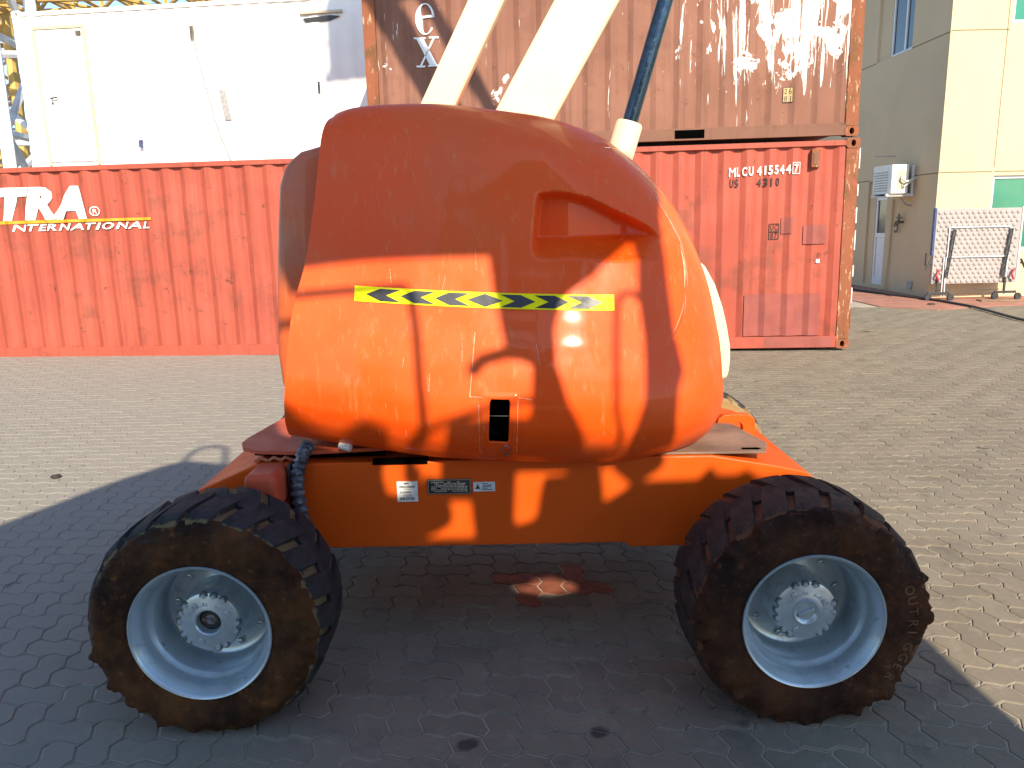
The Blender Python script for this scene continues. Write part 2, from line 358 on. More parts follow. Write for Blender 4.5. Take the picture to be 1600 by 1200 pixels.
M['mast_yellow'] = simple('mast_yellow_paint', (0.55, 0.36, 0.10), 0.55, 0.2, 3, dirt=(0.25, 0.14, 0.06), dirt_amt=0.6)
M['cable'] = simple('black_cable', (0.03, 0.024, 0.02), 0.7, 0.3, 20)
M['caster_grey'] = M['grey_cont']  # grey paint of the unseen shadow-casting plates
M['rim_dark'] = simple('rim_pocket_shade', (0.10, 0.12, 0.13), 0.6, 0.3, 30)  # darker colour paints in the shade of the hub bolt pockets
M['scuff'] = simple('paint_scuff', (0.66, 0.34, 0.20), 0.6, 0.25, 40)

# ------------------------------------------------------------------ ground
ground = pydata('ground', [(-400, -300, -0.005), (400, -300, -0.005), (400, 500, -0.005), (-400, 500, -0.005)], [(0, 1, 2, 3)], M['sand'])
tag(ground, 'beige interlocking paver yard with sandy joints under everything', kind='structure')
U = 0.1125; A = 0.0125; GAP = 0.0032
WAVE = [(0.0, 0.0), (0.22, 1.0), (0.42, 0.25), (0.58, -0.25), (0.78, -1.0)]
def domino(horizontal):
    nx, ny = (2, 1) if horizontal else (1, 2); pts = []
    def edge(p0, d, n, perp, sgn):
        for k in range(n):
            for tt, a in WAVE:
                q = tt; amp = a
                if sgn < 0: q = tt; amp = -a
                pts.append((p0[0] + d[0]*(k+q)*U + perp[0]*amp*A, p0[1] + d[1]*(k+q)*U + perp[1]*amp*A))
    edge((0, 0), (1, 0), nx, (0, 1), 1); edge((nx*U, 0), (0, 1), ny, (1, 0), 1)
    edge((nx*U, ny*U), (-1, 0), nx, (0, 1), -1); edge((0, ny*U), (0, -1), ny, (1, 0), -1)
    # reversed edges must trace the same wave: g(1-t) = -g(t) holds for WAVE
    return pts
def inset(pts, d):
    n = len(pts); out = []
    for i in range(n):
        a = Vector(pts[i-1]); b = Vector(pts[i]); c = Vector(pts[(i+1) % n])
        n1 = Vector((-(b-a).y, (b-a).x)).normalized(); n2 = Vector((-(c-b).y, (c-b).x)).normalized()
        m = (n1+n2); m = m / max(0.5, m.length_squared/2) / 2 * 1.0
        out.append(tuple(b + (n1+n2).normalized()*d))
    return out
def domino_geo(horizontal):
    o = domino(horizontal); a = inset(o, GAP); b = inset(o, GAP+0.004); n = len(o)
    vs = [(x, y, -0.03) for x, y in a] + [(x, y, -0.0035) for x, y in a] + [(x, y, 0.0) for x, y in b]
    fs = [tuple(2*n+i for i in range(n))] + [(i, (i+1) % n, n+(i+1) % n, n+i) for i in range(n)] + [(n+i, n+(i+1) % n, 2*n+(i+1) % n, 2*n+i) for i in range(n)]
    return vs, fs
GEO = {h: domino_geo(h) for h in (True, False)}
cells = []
for i in range(-110, 120):
    for j in range(6, 150):
        k = (i - j) % 4
        if k == 0: h = True
        elif k == 2: h = False
        else: continue
        # herringbone: horizontal domino covers (i,j),(i+1,j); vertical covers (i,j),(i,j+1)
        x, y = i*U, j*U
        if not h: y = (j - 1)*U
        cells.append((x, y, h))
PAV_X1 = 7.3
vis = []
for x, y, h in cells:
    p = project((x+U*0.8, y+U*0.8, 0))
    if p is None or p[0] < -420 or p[0] > 2020 or p[1] > 1480 or y > 14.8: continue
    if y > 11.2 and x < 4.4: continue
    vis.append((p[2], x, y, h, 0 <= p[0] <= 1600 and 0 <= p[1] <= 1200))
vis.sort()
def hidden(x, y):
    for cx in (-1.05, 0.985):
        if abs(x + U - cx) < 0.40 and 2.42 < y < 3.0: return True
    return False
pm = {}
for h in (True, False):
    mb = MB(); mb.add(*GEO[h]); pm[h] = mb.mesh('paver'); pm[h].materials.append(M['paver'])
    a = pm[h].attributes.new('rnd', 'FLOAT', 'FACE')
pr = {h: pm[h].copy() for h in pm}
for h in pr: pr[h].materials.clear(); pr[h].materials.append(M['paver_red'])
cnt = 0; fld = MB(); rnds = []
for d, x, y, h, on in vis:
    z = max(-.0014, min(.0014, random.gauss(0, 0.0009))); tx = max(-.01, min(.01, random.gauss(0, 0.0045))); ty = max(-.01, min(.01, random.gauss(0, 0.0045)))
    cxp, cyp = (x + U, y + U/2) if h else (x + U/2, y + U)
    red = abs(cxp - 0.14) < 0.24 and abs(cyp - 3.48) < 0.15
    if red or (on and cnt < 300 and not hidden(x, y)):
        o = bpy.data.objects.new('paver', pm[h] if not red else pr[h]); o.location = (x, y, z); o.rotation_euler = (tx, ty, 0); link(o, ground); cnt += 1
    else:
        vs, fs = GEO[h]; n = len(fld.v); r = random.random()
        fld.v += [(x+a, y+b, c + z + tx*(b-U/2) - ty*(a-U/2)) for a, b, c in vs]; fld.f += [tuple(n+i for i in f) for f in fs]; rnds += [r]*len(fs)
me = bpy.data.meshes.new('paver_field'); me.from_pydata(fld.v, [], fld.f); me.materials.append(M['paver'])
at = me.attributes.new('rnd', 'FLOAT', 'FACE'); at.data.foreach_set('value', rnds)
pf = bpy.data.objects.new('paver_field', me); link(pf, ground); pf['kind'] = 'stuff'
# red apron in front of the building
ap = MB().prism_z([(7.0, 14.9), (7.7, 14.15), (9.0, 14.6), (13.5, 14.9), (13.5, 16.35), (8.7, 16.35), (8.7, 24), (7.0, 24)], -0.02, 0.012).build('red_pavement', M['red_pave'])
tag(ap, 'reddish paved apron along the cream building', kind='structure')

# ------------------------------------------------------------------ boom lift
lift = empty('boom_lift', (0, 3.4, 0))
tag(lift, 'orange articulated boom lift with cream booms and muddy tyres in the foreground', 'boom lift')
LO = Vector((0, 3.4, 0))
def L(o):                                   # world-built geometry under the lift
    o.location = -LO if o.parent == lift else o.location
    return o
zb = hermite([-0.9, -0.85, -0.624, -0.244, 0.114, 0.474, 0.9], [0.908, 0.902, 0.872, 0.823, 0.801, 0.788, 0.780])
xL = hermite([0, .225, .486, .684, .901, 1.075, 1.170, 1.223, 1.256, 1.289, 1.308], [-.860, -.818, -.788, -.741, -.711, -.692, -.682, -.662, -.600, -.44, -.256])
xR = hermite([0, .036, .118, .254, .425, .59, .765, .930, 1.065, 1.145, 1.222, 1.270, 1.296, 1.308], [.705, .775, .822, .842, .836, .818, .770, .690, .585, .505, .390, .185, -.049, -.256])
zT = hermite([-.86, -.670, -.650, -.595, -.44, -.256, -.049, .185, .390, .505, .585, .690, .762, .805, .815], [1.208, 1.214, 1.228, 1.256, 1.289, 1.308, 1.296, 1.270, 1.222, 1.145, 1.065, .930, .765, .59, .3])
yF = hermite([0, .04, .10, .17, .24, .33, .43, .55, .7, .9, 1.05, 1.15, 1.33], [2.835, 2.785, 2.735, 2.703, 2.695, 2.708, 2.739, 2.785, 2.840, 2.905, 2.948, 2.978, 3.04])
REC = [(.107, 1.789), (.16, 1.797), (.21, 1.793), (.297, 1.771), (.368, 1.736), (.45, 1.70), (.53, 1.66), (.60, 1.60), (.60, 1.53), (.136, 1.530), (.10, 1.537), (.083, 1.56), (.079, 1.605), (.088, 1.70), (.095, 1.765)]
HOLE = [(-.083, 1.084), (-.003, 1.080), (-.012, .908), (-.093, .913)]
crx = hermite([1.22, 1.294, 1.391, 1.498, 1.583, 1.678, 1.76], [.52, .603, .644, .658, .649, .615, .565])
def hoodY(x, z, detail=True):
    x = np.asarray(x, float); z = np.asarray(z, float); wv = np.clip(z - zb(x), 0, 1.33)
    y = yF(wv) + 0.080*(x/0.8)**2
    dR = np.clip(xR(wv) - x, 0, 9); Rr, Dr = 0.42, 0.30
    wt = sstep(0.1, 0.5, xR(wv)); q = np.clip(1 - dR/Rr, 0, 1); y = y + wt*Dr*(1 - np.sqrt(np.clip(1 - q*q, 0, 1)))
    dT = np.clip(zT(x) - wv, 0, 9); q = np.clip(1 - dT/0.15, 0, 1); y = y + 0.11*(1 - np.sqrt(np.clip(1 - q*q, 0, 1)))*(1 - 0.6*sstep(.45, .7, x))
    if detail:
        sd_ = poly_sd(x, z, REC)
        zl = 1.628
        plane = np.where(z > zl, 3.005 + 0.02*(z-zl), 3.005 - (zl - z)*(3.005-2.815)/(zl-1.53)) + np.clip(x-.22, 0, 1)*.30
        y = y + sstep(0, 0.028, sd_)*np.clip(plane - y, 0, 1)*sstep(.60, .42, x)
        cz = sstep(1.22, 1.32, z)*sstep(1.78, 1.66, z)
        y = y + 0.022*cz*sstep(0, 0.022, x - crx(z))
        pt = poly_sd(x, z, [(-.127, 1.308), (.086, 1.26), (.065, 1.074), (-.149, 1.088)]); y = y - 0.0025*sstep(0, 0.006, pt)
        fr = poly_sd(x, z, [(-.115, 1.10), (.020, 1.095), (.010, .83), (-.120, .84)]); y = y - 0.005*sstep(0, 0.008, fr)
        y = y + 0.006*np.exp(-(((x+.25)/.12)**2 + ((z-1.15)/.07)**2)) + 0.004*np.exp(-(((x+.45)/.1)**2 + ((z-1.28)/.1)**2))
    return y
NU, NV = 280, 230
tv = np.linspace(0, 1, NV+1); wrow = 1.3078*np.where(tv < .82, tv/.82*0.93, 0.93 + 0.07*(1-(1-(tv-.82)/.18)**2))
uu = np.linspace(0, 1, NU+1)
WW, UUg = np.meshgrid(wrow, uu, indexing='ij')
XX = xL(WW) + (xR(WW) - xL(WW))*UUg; ZZ = zb(XX) + WW; YY = hoodY(XX, ZZ)
vs = np.stack([XX, YY, ZZ], -1).reshape(-1, 3)
fx = (XX[:-1, :-1]+XX[1:, 1:])/2; fz = (ZZ[:-1, :-1]+ZZ[1:, 1:])/2; inhole = poly_sd(fx, fz, HOLE) > 0
fs = []; W1 = NU+1
for r in range(NV):
    for c_ in range(NU):
        if not inhole[r, c_]: fs.append((r*W1+c_, r*W1+c_+1, (r+1)*W1+c_+1, (r+1)*W1+c_))
vs = [tuple(v) for v in vs]
def skirt(idx, steps):
    prev = idx
    for st in steps:
        n = len(vs); new = []
        for i in idx:
            x, y, z = vs[i]; vs.append((x + st[0], max(y + st[1], y), z + st[2])); new.append(len(vs)-1)
        for a in range(len(idx)-1): fs.append((prev[a], prev[a+1], new[a+1], new[a]))
        prev = new
left = [r*W1 for r in range(NV+1)]; right = [r*W1+NU for r in range(NV+1)]
skirt(right, [(0, .1, 0), (0, .6, 0)]); skirt(left, [(0.004, .02, 0), (0.01, .4, 0)]); skirt([c_ for c_ in range(W1)], [(0, .012, .004), (0, .10, .01)])
hood = pydata('hood', vs, fs, M['hood'], lift, True, angle=60); L(hood)
tag(hood, 'glossy weathered orange bulging side hood with recessed scoop')
xsn = np.arange(-.6, .45, .03); zsn = np.arange(1.35, 1.5, .012)
def tape_pt(s, t_):
    x = -.558 + s*(.372+.558); zt = 1.474 + (1.424-1.474)*s; zbm = 1.421 + (1.369-1.421)*s; bow = -0.010*(1-(2*s-1)**2)*0.6
    return (x, zbm + (zt-zbm)*t_ + bow)
hf = lambda x, z: hoodY(np.array([x]), np.array([z]), False)[0]
N = 24
tape = conform('warning_tape', [[tape_pt(i/N, 0), tape_pt((i+1)/N, 0), tape_pt((i+1)/N, 1), tape_pt(i/N, 1)] for i in range(N)], hf, 0.003, M['tape_yellow'], hood, [], zsn)
tape['label'] = 'yellow tape strip with dark chevrons pointing both ways'
def chev(s0, d):
    wd = 0.100*d; th = 0.078*d
    return [[tape_pt(s0, .5), tape_pt(s0+wd*.55, .90), tape_pt(s0+wd*.55+th, .90), tape_pt(s0+th, .5)], [tape_pt(s0, .5), tape_pt(s0+th, .5), tape_pt(s0+wd*.55+th, .10), tape_pt(s0+wd*.55, .10)]]
for s0, d in ((.045, 1), (.178, 1), (.311, 1), (.695, -1), (.825, -1), (.953, -1)):
    conform('chevron', chev(s0, d), hf, 0.0046, M['tape_black'], hood, xsn, zsn)
conform('diamond', [[tape_pt(.435, .5), tape_pt(.503, .08), tape_pt(.571, .5), tape_pt(.503, .92)]], hf, 0.0046, M['tape_black'], hood, xsn, zsn)
hd = lambda x, z: hoodY(np.array([x]), np.array([z]))[0]
rs = random.Random(11)
sl = []
for k in range(9):
    z0 = 1.25 + rs.random()*.36; ln = .06 + rs.random()*.16; off = rs.gauss(.006, .012); wd = .0012 + rs.random()*.0028; q = 8
    pa = [(float(crx(z0+ln*i/q))+off*(1-i/q), z0+ln*i/q) for i in range(q+1)]
    for i in range(q):
        w0, w1 = wd*math.sin(PI*(i+.02)/q), wd*math.sin(PI*(i+1)/q)
        sl.append([(pa[i][0]-w0, pa[i][1]), (pa[i][0]+w0, pa[i][1]), (pa[i+1][0]+w1, pa[i+1][1]), (pa[i+1][0]-w1, pa[i+1][1])])
conform('paint_scuff', sl, hd, .0022, M['scuff'], hood)['kind'] = 'stuff'
def strip(pts, wd, name='decal_edge'):
    ps = []
    for (x0, z0), (x1, z1) in zip(pts[:-1], pts[1:]):
        n_ = 10; nx_, nz_ = -(z1-z0), (x1-x0); l_ = math.hypot(nx_, nz_); nx_, nz_ = nx_/l_*wd, nz_/l_*wd
        for i in range(n_):
            a, b = i/n_, (i+1)/n_; ja, jb = 1 + .5*math.sin(i*2.1), 1 + .5*math.sin((i+1)*2.1)
            ps.append([(x0+(x1-x0)*a-nx_*ja, z0+(z1-z0)*a-nz_*ja), (x0+(x1-x0)*b-nx_*jb, z0+(z1-z0)*b-nz_*jb), (x0+(x1-x0)*b+nx_*jb, z0+(z1-z0)*b+nz_*jb), (x0+(x1-x0)*a+nx_*ja, z0+(z1-z0)*a+nz_*ja)])
    return conform(name, ps, hd, .0012, M['scuff'], hood)
strip([(-.127, 1.308), (-.149, 1.088), (-.105, 1.086)], .0014); strip([(.022, 1.082), (.068, 1.074)], .0016); strip([(.088, 1.262), (.10, 1.19)], .001)
strip([(-.118, 1.06), (-.122, .86)], .0009); strip([(.020, 1.07), (.012, .86)], .0010)
for k in range(15):
    x0 = rs.uniform(-.5, .35); z0 = rs.choice((1.46, 1.47, 1.5, 1.2, 1.1, .95)) + rs.uniform(-.02, .05); sl = rs.uniform(.02, .09)
    strip([(x0, z0), (x0 + rs.gauss(0, .004), z0 + sl)], rs.uniform(.0003, .0008), 'scratch')
# latch opening: a dark pocket behind the hole, a rim round it, a wire pull below
pk = MB(); a = [(x, hf(x, z)+0.006, z) for x, z in HOLE]; b = [(x, y+.26, z) for x, y, z in a]
pk.add(a+b, [(4, 5, 6, 7)] + [(i, (i+1) % 4, (i+1) % 4+4, i+4) for i in range(4)]); pk.build('latch_pocket', M['black'], hood)
rim_pts = []
for k in range(4):
    p0 = Vector(HOLE[k]); p1 = Vector(HOLE[(k+1) % 4])
    for q in np.linspace(0.08, 0.92, 5): rim_pts.append(p0.lerp(p1, q))
rim_pts.append(rim_pts[0])
MB().tube([(p.x, hf(p.x, p.y) - 0.003, p.y) for p in rim_pts], 0.0055, 6, False).build('latch_rim', M['hood'], hood, True)
MB().tube([(-.093, hf(-.093, 1.013)+.012, 1.015), (-.005, hf(0, 1.013)+.012, 1.013)], 0.0012, 5).build('latch_wire', M['dark_metal'], hood)
MB().tube([(-.026+.013*math.cos(a), hf(-.026, .872+.026*math.sin(a))-.008, .872+.026*math.sin(a)) for a in np.linspace(0, 2*PI, 17)], 0.0018, 5).build('pull_ring', M['steel_bolt'], hood)
# rest of the turntable
rh = [(-.30, 1.99), (-.715, 1.988), (-.794, 1.968), (-.858, 1.92), (-.886, 1.841), (-.905, 1.68), (-.919, 1.526), (-.935, 1.33), (-.942, 1.173), (-.935, 1.068), (-.907, .962), (-.86, .90), (-.30, .90)]
rh = [(x*.975 if x < -.5 else -.655, 1.68 + (z-1.68)*.975) for x, z in rh]
rhood = L(MB().prism(rh, 3.045, 4.20).build('rear_hood', M['rear_hood'], lift, bevel=0.045, seg=6))
for p in rhood.data.polygons: p.use_smooth = True
tag(rhood, 'faded brownish orange end cowl behind the side hood')
L(MB().box((-.80, 3.6, 1.985), (-.55, 4.2, 2.06)).build('cowl_cap', M['hood'], lift, bevel=.01))
L(MB().prism([(.50, 1.53), (.77, 1.53), (.815, 1.49), (.858, 1.415), (.893, 1.32), (.914, 1.238), (.931, 1.15), (.933, 1.101), (.930, 1.05), (.923, 1.018), (.88, 1.0), (.50, 1.0)], 3.30, 4.05).build('counterweight', M['cream'], lift, bevel=.012))
L(MB().box((.84, 3.36, .955), (.915, 3.9, .998)).build('counterweight_bracket', M['dark_metal'], lift, bevel=.008))
L(MB().box((-.62, 3.12, .92), (.52, 3.95, 1.75)).build('engine_block', M['dark_metal'], lift))
L(MB().lathe([(0.0, .905), (.5, .905), (.5, .80), (0.0, .80)], 48).build('slew_ring', M['dark_metal'], lift))
o = lift.children[-1]
for v in o.data.vertices: v.co = Vector((v.co.x, v.co.z + 3.45, v.co.y))
# booms
YB = 3.52
def boom_line(z): return .346 + .589*(z-2.58)
elb = (2.13, 5.61)
L(MB().beam((boom_line(1.75), YB, 1.75), (elb[0], YB, elb[1]), .232, .20).build('lower_boom', M['cream'], lift, bevel=.018, seg=3))
L(MB().beam((-.26-.528*.45, YB-.17, 2.18-.45*1.0), (elb[0]-.5, YB-.17, 2.18+(elb[0]-.5+.26)/.528), .128, .09).build('levelling_link', M['cream'], lift, bevel=.012, seg=3))
L(MB().prism([(elb[0]-.75, elb[1]-.35), (elb[0]-.25, elb[1]-.45), (elb[0]+.28, elb[1]-.1), (elb[0]+.25, elb[1]+.3), (elb[0]-.2, elb[1]+.35)], YB-.16, YB+.16).build('elbow_bracket', M['cream'], lift, bevel=.03))
L(MB().beam((elb[0], YB, elb[1]), (.085, YB, 9.30), .262, .22).build('upper_boom', M['cream'], lift, bevel=.018))
L(MB().beam((elb[0]+.50, YB, elb[1]+.05), (.62, YB, 9.30), .13, .10).build('upper_link', M['cream'], lift, bevel=.012))
L(MB().prism([(-.02, 9.1), (.72, 9.1), (.62, 9.6), (.30, 9.75), (-.02, 9.5)], YB-.1, YB+.1).build('jib_bracket', M['cream'], lift, bevel=.03))
L(MB().beam((.32, YB, 9.5), (.38, YB, 10.75), .12, .12).build('jib', M['cream'], lift, bevel=.012))
bk = MB().box((-.36, 3.2, 10.62), (1.1, 4.1, 10.68))
for zz in (11.2, 11.72):
    for yy in (3.2, 4.1): bk.tube([(-.36, yy, zz), (1.1, yy, zz)], .02, 6)
for xx in (-.36, .37, 1.1):
    for yy in (3.2, 4.1): bk.tube([(xx, yy, 10.65), (xx, yy, 11.72)], .02, 6)
bk.box((-.30, 3.22, 10.7), (.5, 3.5, 11.72))
L(bk.build('work_basket', M['dark_metal'], lift))
cyl = empty('lift_cylinder', (0, 0, 0), parent=lift); L(cyl)
a0 = Vector((.517, 3.46, 2.088)); dr = Vector((.145, 0, .488)).normalized()
MB().tube([a0 - dr*.75, a0 - dr*.012, a0], [.057, .057, .052], 24).build('barrel', M['cream'], cyl, True)
MB().tube([a0 - dr*.03, a0 + dr*2.6], .033, 20).build('rod', M['rod'], cyl, True)
# chassis
ch = L(MB().prism([(-1.33, .60), (-1.22, .695), (-.99, .795), (.76, .795), (1.02, .748), (1.13, .722), (1.165, .69), (1.17, .60), (1.0, .428), (.452, .428), (.430, .447), (-.8, .447), (-1.1, .50)], 2.90, 3.92).build('chassis', M['chassis'], lift, bevel=.006))
L(MB().prism_z([(-.82, 2.905), (-.99, 2.93), (-1.06, 2.98), (-1.088, 3.05), (-1.088, 3.12), (-1.03, 3.5), (-.6, 3.6), (-.45, 2.95)], .826, .842).build('deck_plate', M['deck'], lift, bevel=.003))
L(MB().prism_z([(-.80, 2.97), (-1.03, 3.02), (-1.05, 3.10), (-1.0, 3.45), (-.6, 3.55), (-.5, 2.98)], .7965, .8245).build('deck_gap_shade', M['black'], lift))  # black block put in for the shade of the gap under the plate
for k, xx in enumerate((-1.0, -.945, -.90)):
    L(MB().tube([(xx, 2.93, .80), (xx+.02, 2.925, .815), (xx+.05, 2.93, .80)], .007, 6).build('wire_loop', M['rear_hood'], lift))
L(MB().tube([(-.66, 2.885, .868), (-.615, 2.875, .862)], [.012, .016], 10).build('grease_fitting', M['paper'], lift, True))
dp = L(MB().prism_z([(.50, 2.915), (.97, 2.905), (1.01, 3.02), (.985, 3.16), (.955, 3.34), (.5, 3.42)], .797, .806).build('rear_deck_plate', M['dusty_deck'], lift, bevel=.002))
L(MB().prism_z([(.885, 2.935), (.945, 2.928), (.965, 2.945), (.95, 2.955), (.89, 2.955)], .8062, .8075).build('deck_slot', M['black'], lift))
def lug_plate(cx, cz, w, h, hole_r, y0, y1):   # rounded plate with an oval hole
    n = 20; mb = MB()
    def ang(k): return 2*PI*k/n
    outer = []
    for k in range(n):
        a = ang(k); cx_, sz = math.cos(a), math.sin(a); q = 4.0
        rr = 1/((abs(cx_)**q + abs(sz)**q)**(1/q)); outer.append((cx + w*rr*cx_, cz + h*rr*sz))
    inner = [(cx + .1*w + hole_r*.75*math.cos(ang(k)), cz + hole_r*math.sin(ang(k))) for k in range(n)]
    for y in (y0, y1): mb.v += [(x, y, z) for x, z in outer] + [(x, y, z) for x, z in inner]
    for k in range(n):
        k2 = (k+1) % n
        mb.f += [(k, k2, n+k2, n+k), (2*n+k, 3*n+k, 3*n+k2, 2*n+k2), (k, 2*n+k, 2*n+k2, k2), (n+k, n+k2, 3*n+k2, 3*n+k)]
    return mb
L(lug_plate(.985, .775, .085, .065, .028, 3.36, 3.40).build('tie_down_lug', M['chassis'], lift, bevel=.004))
L(MB().prism([(-1.0, .66), (-.985, .80), (-.875, .80), (-.865, .77), (-.865, .66)], 2.74, 2.92).build('axle_cover', M['deck'], lift, bevel=.022, seg=4))
L(MB().box((-.86, 2.86, .60), (-.845, 2.92, .80)).build('axle_cover_hinge', M['dark_metal'], lift, bevel=.003))
L(MB().box((-.54, 2.895, .785), (-.33, 2.93, .803)).build('stop_block', M['black'], lift))
# axles
for xx in (-1.05, .985):
    L(MB().tube([(xx, 2.62, .385), (xx, 4.2, .385)], .085, 16).build('axle', M['chassis'], lift, True))
# corrugated hose
hp = [Vector((-.79, 2.93, .86)), Vector((-.80, 2.875, .835)), Vector((-.815, 2.855, .78)), Vector((-.822, 2.85, .70)), Vector((-.81, 2.85, .60)), Vector((-.80, 2.87, .52))]
pts = []; rr = []
for i in range(len(hp)-1):
    for k in range(10): pts.append(hp[i].lerp(hp[i+1], k/10)); rr.append(.024 + .0045*math.sin((i*10+k)*1.9))
L(MB().tube(pts, rr, 14).build('corrugated_hose', M['hose'], lift, True, angle=80))
# labels on the chassis side
lab = L(MB().prism(rect(-.452, .634, -.372, .716), 2.8965, 2.8995).build('barcode_label', M['paper'], lift))
bars = []
rl = random.Random(3)
for z0, z1, x0, x1 in ((.690, .699, -.443, -.381), (.668, .677, -.441, -.400), (.642, .652, -.441, -.421), (.642, .652, -.418, -.385)):
    x = x0
    while x < x1:
        wv_ = rl.choice((.0012, .002, .003)); bars.append(rect(x, z0, min(x+wv_, x1), z1)); x += wv_ + rl.choice((.001, .0018))
bars += [rect(-.425, .705, -.405, .710)] + [rect(-.43, z, -.395, z+.0015) for z in (.684, .661, .657)]
conform('barcode_print', bars, lambda x, z: 2.8965, .0006, M['ink'], lab)
pl_ = L(MB().prism(rect(-.333, .662, -.166, .722), 2.8955, 2.8995).build('data_plate', M['plate'], lift))
tx = frame_polys(-.331, .664, -.168, .720, .0015)
for z in np.arange(.672, .712, .0062):
    x = -.320
    while x < -.18:
        wv_ = rl.uniform(.004, .018)
        if rl.random() < .75: tx.append(rect(x, z, min(x+wv_, -.178), z+.0034))
        x += wv_ + .0025
conform('data_plate_print', tx, lambda x, z: 2.8955, .0006, M['plate_text'], pl_)
st_ = L(MB().prism(rect(-.157, .670, -.073, .708), 2.8965, 2.8995).build('warning_sticker', M['blue_sticker'], lift))
tx = [[(-.150, .680), (-.130, .680), (-.140, .700)]] + [rect(-.122, z, -.122 + rl.uniform(.02, .042), z+.003) for z in np.arange(.676, .704, .006)]
conform('warning_sticker_print', tx, lambda x, z: 2.8965, .0006, M['ink'], st_)

# wheels -----------------------------------------------------------
RT_ = 0.388
TP = [(.228, .022), (.238, .008), (.262, .000), (.295, -.006), (.325, -.004), (.345, .004), (.361, .014), (.376, .030), (.385, .056), (.389, .095), (.390, .15), (.390, .20), (.390, .25), (.389, .31), (.385, .345), (.372, .372), (.345, .392), (.30, .40), (.25, .395), (.228, .38)]
def tyre_mesh(seed, lumps):
    n = 200; prof = []
    for i in range(len(TP)-1):
        for q in (0, .5): prof.append((TP[i][0]*(1-q)+TP[i+1][0]*q, TP[i][1]*(1-q)+TP[i+1][1]*q))
    prof.append(TP[-1]); mb = MB(); mud = []
    for r, y in prof:
        for k in range(n):
            a = 2*PI*k/n; c_, s_ = math.cos(a), math.sin(a)
            sh = math.exp(-((y-.012)/.028)**2)*(1 if r > .33 else 0)
            p = Vector((c_*r, y, s_*r))
            d = noise.fractal(p*9 + Vector((seed, 0, 0)), 1.0, 2.0, 5)*0.013*lumps*sh + max(0, noise.fractal(p*20 + Vector((0, seed, 0)), 1.0, 2.0, 4))*.024*lumps*sh
            d2 = noise.fractal(p*14 + Vector((seed, 3, 0)), 1.0, 2.0, 4)*.0055*lumps if .25 < r < .37 and y < .1 else 0
            ring = -.003 if abs(r-.285) < .006 and y < .1 else 0
            mb.v.append((c_*(r+d), y - d2 - d*.6 + ring, s_*(r+d)))
            side = 1.0 if y < .03 or y > .37 else max(0.0, 1 - (y-.03)/.05) if y < .2 else max(0.0, 1-(.37-y)/.05)
            groove = .62 if .07 < y < .34 else 0
            low = .25*max(0, -s_)
            mud.append(min(1, max(side, groove) + low + sh*.2))
    m = len(prof)
    for i in range(m-1):
        for k in range(n): mb.f.append((i*n+k, i*n+(k+1) % n, (i+1)*n+(k+1) % n, (i+1)*n+k))
    me = mb.mesh('tyre'); shade(me, 70)
    at = me.attributes.new('mud', 'FLOAT', 'POINT'); at.data.foreach_set('value', mud); return me
def lug_mesh(side):
    # one diagonal tread bar from the shoulder to past the centre line
    mb = MB(); st = [(.022, .055, .362, .080), (.044, .035, .393, .108), (.075, .0, .405, .108), (.120, -.035, .409, .110), (.180, -.08, .409, .108), (.245, -.12, .405, .085)]
    mud = []
    for y, a0, r, wd in st:
        yy = y if side > 0 else .40 - y
        for da, rr_ in ((-wd*1.08, min(r, .37) if y > .03 else .345), (-wd*.92, r), (wd*.92, r), (wd*1.08, min(r, .37) if y > .03 else .345)):
            a = a0 + da; mb.v.append((math.cos(a)*rr_, yy, math.sin(a)*rr_)); mud.append((1.0 if y < .02 else .75 if y < .04 else .30 if y < .08 else .10) + (.1 if rr_ < .375 else 0))
    for i in range(len(st)-1):
        for k in range(3): mb.f.append((i*4+k, i*4+k+1, i*4+k+5, i*4+k+4))
    mb.f += [(0, 1, 2, 3), (20, 23, 22, 21)]
    me = mb.mesh('tread_lug'); at = me.attributes.new('mud', 'FLOAT', 'POINT'); at.data.foreach_set('value', mud); return me
LUG = {1: lug_mesh(1), -1: lug_mesh(-1)}
RIM_P = [(.226, .030), (.236, .012), (.2385, .004), (.236, .000), (.231, .001), (.226, .010), (.221, .020), (.212, .034), (.209, .050), (.2085, .075), (.206, .085), (.196, .094), (.192, .105), (.190, .13), (.190, .185), (.187, .200), (.178, .207), (.150, .209), (.118, .209)]
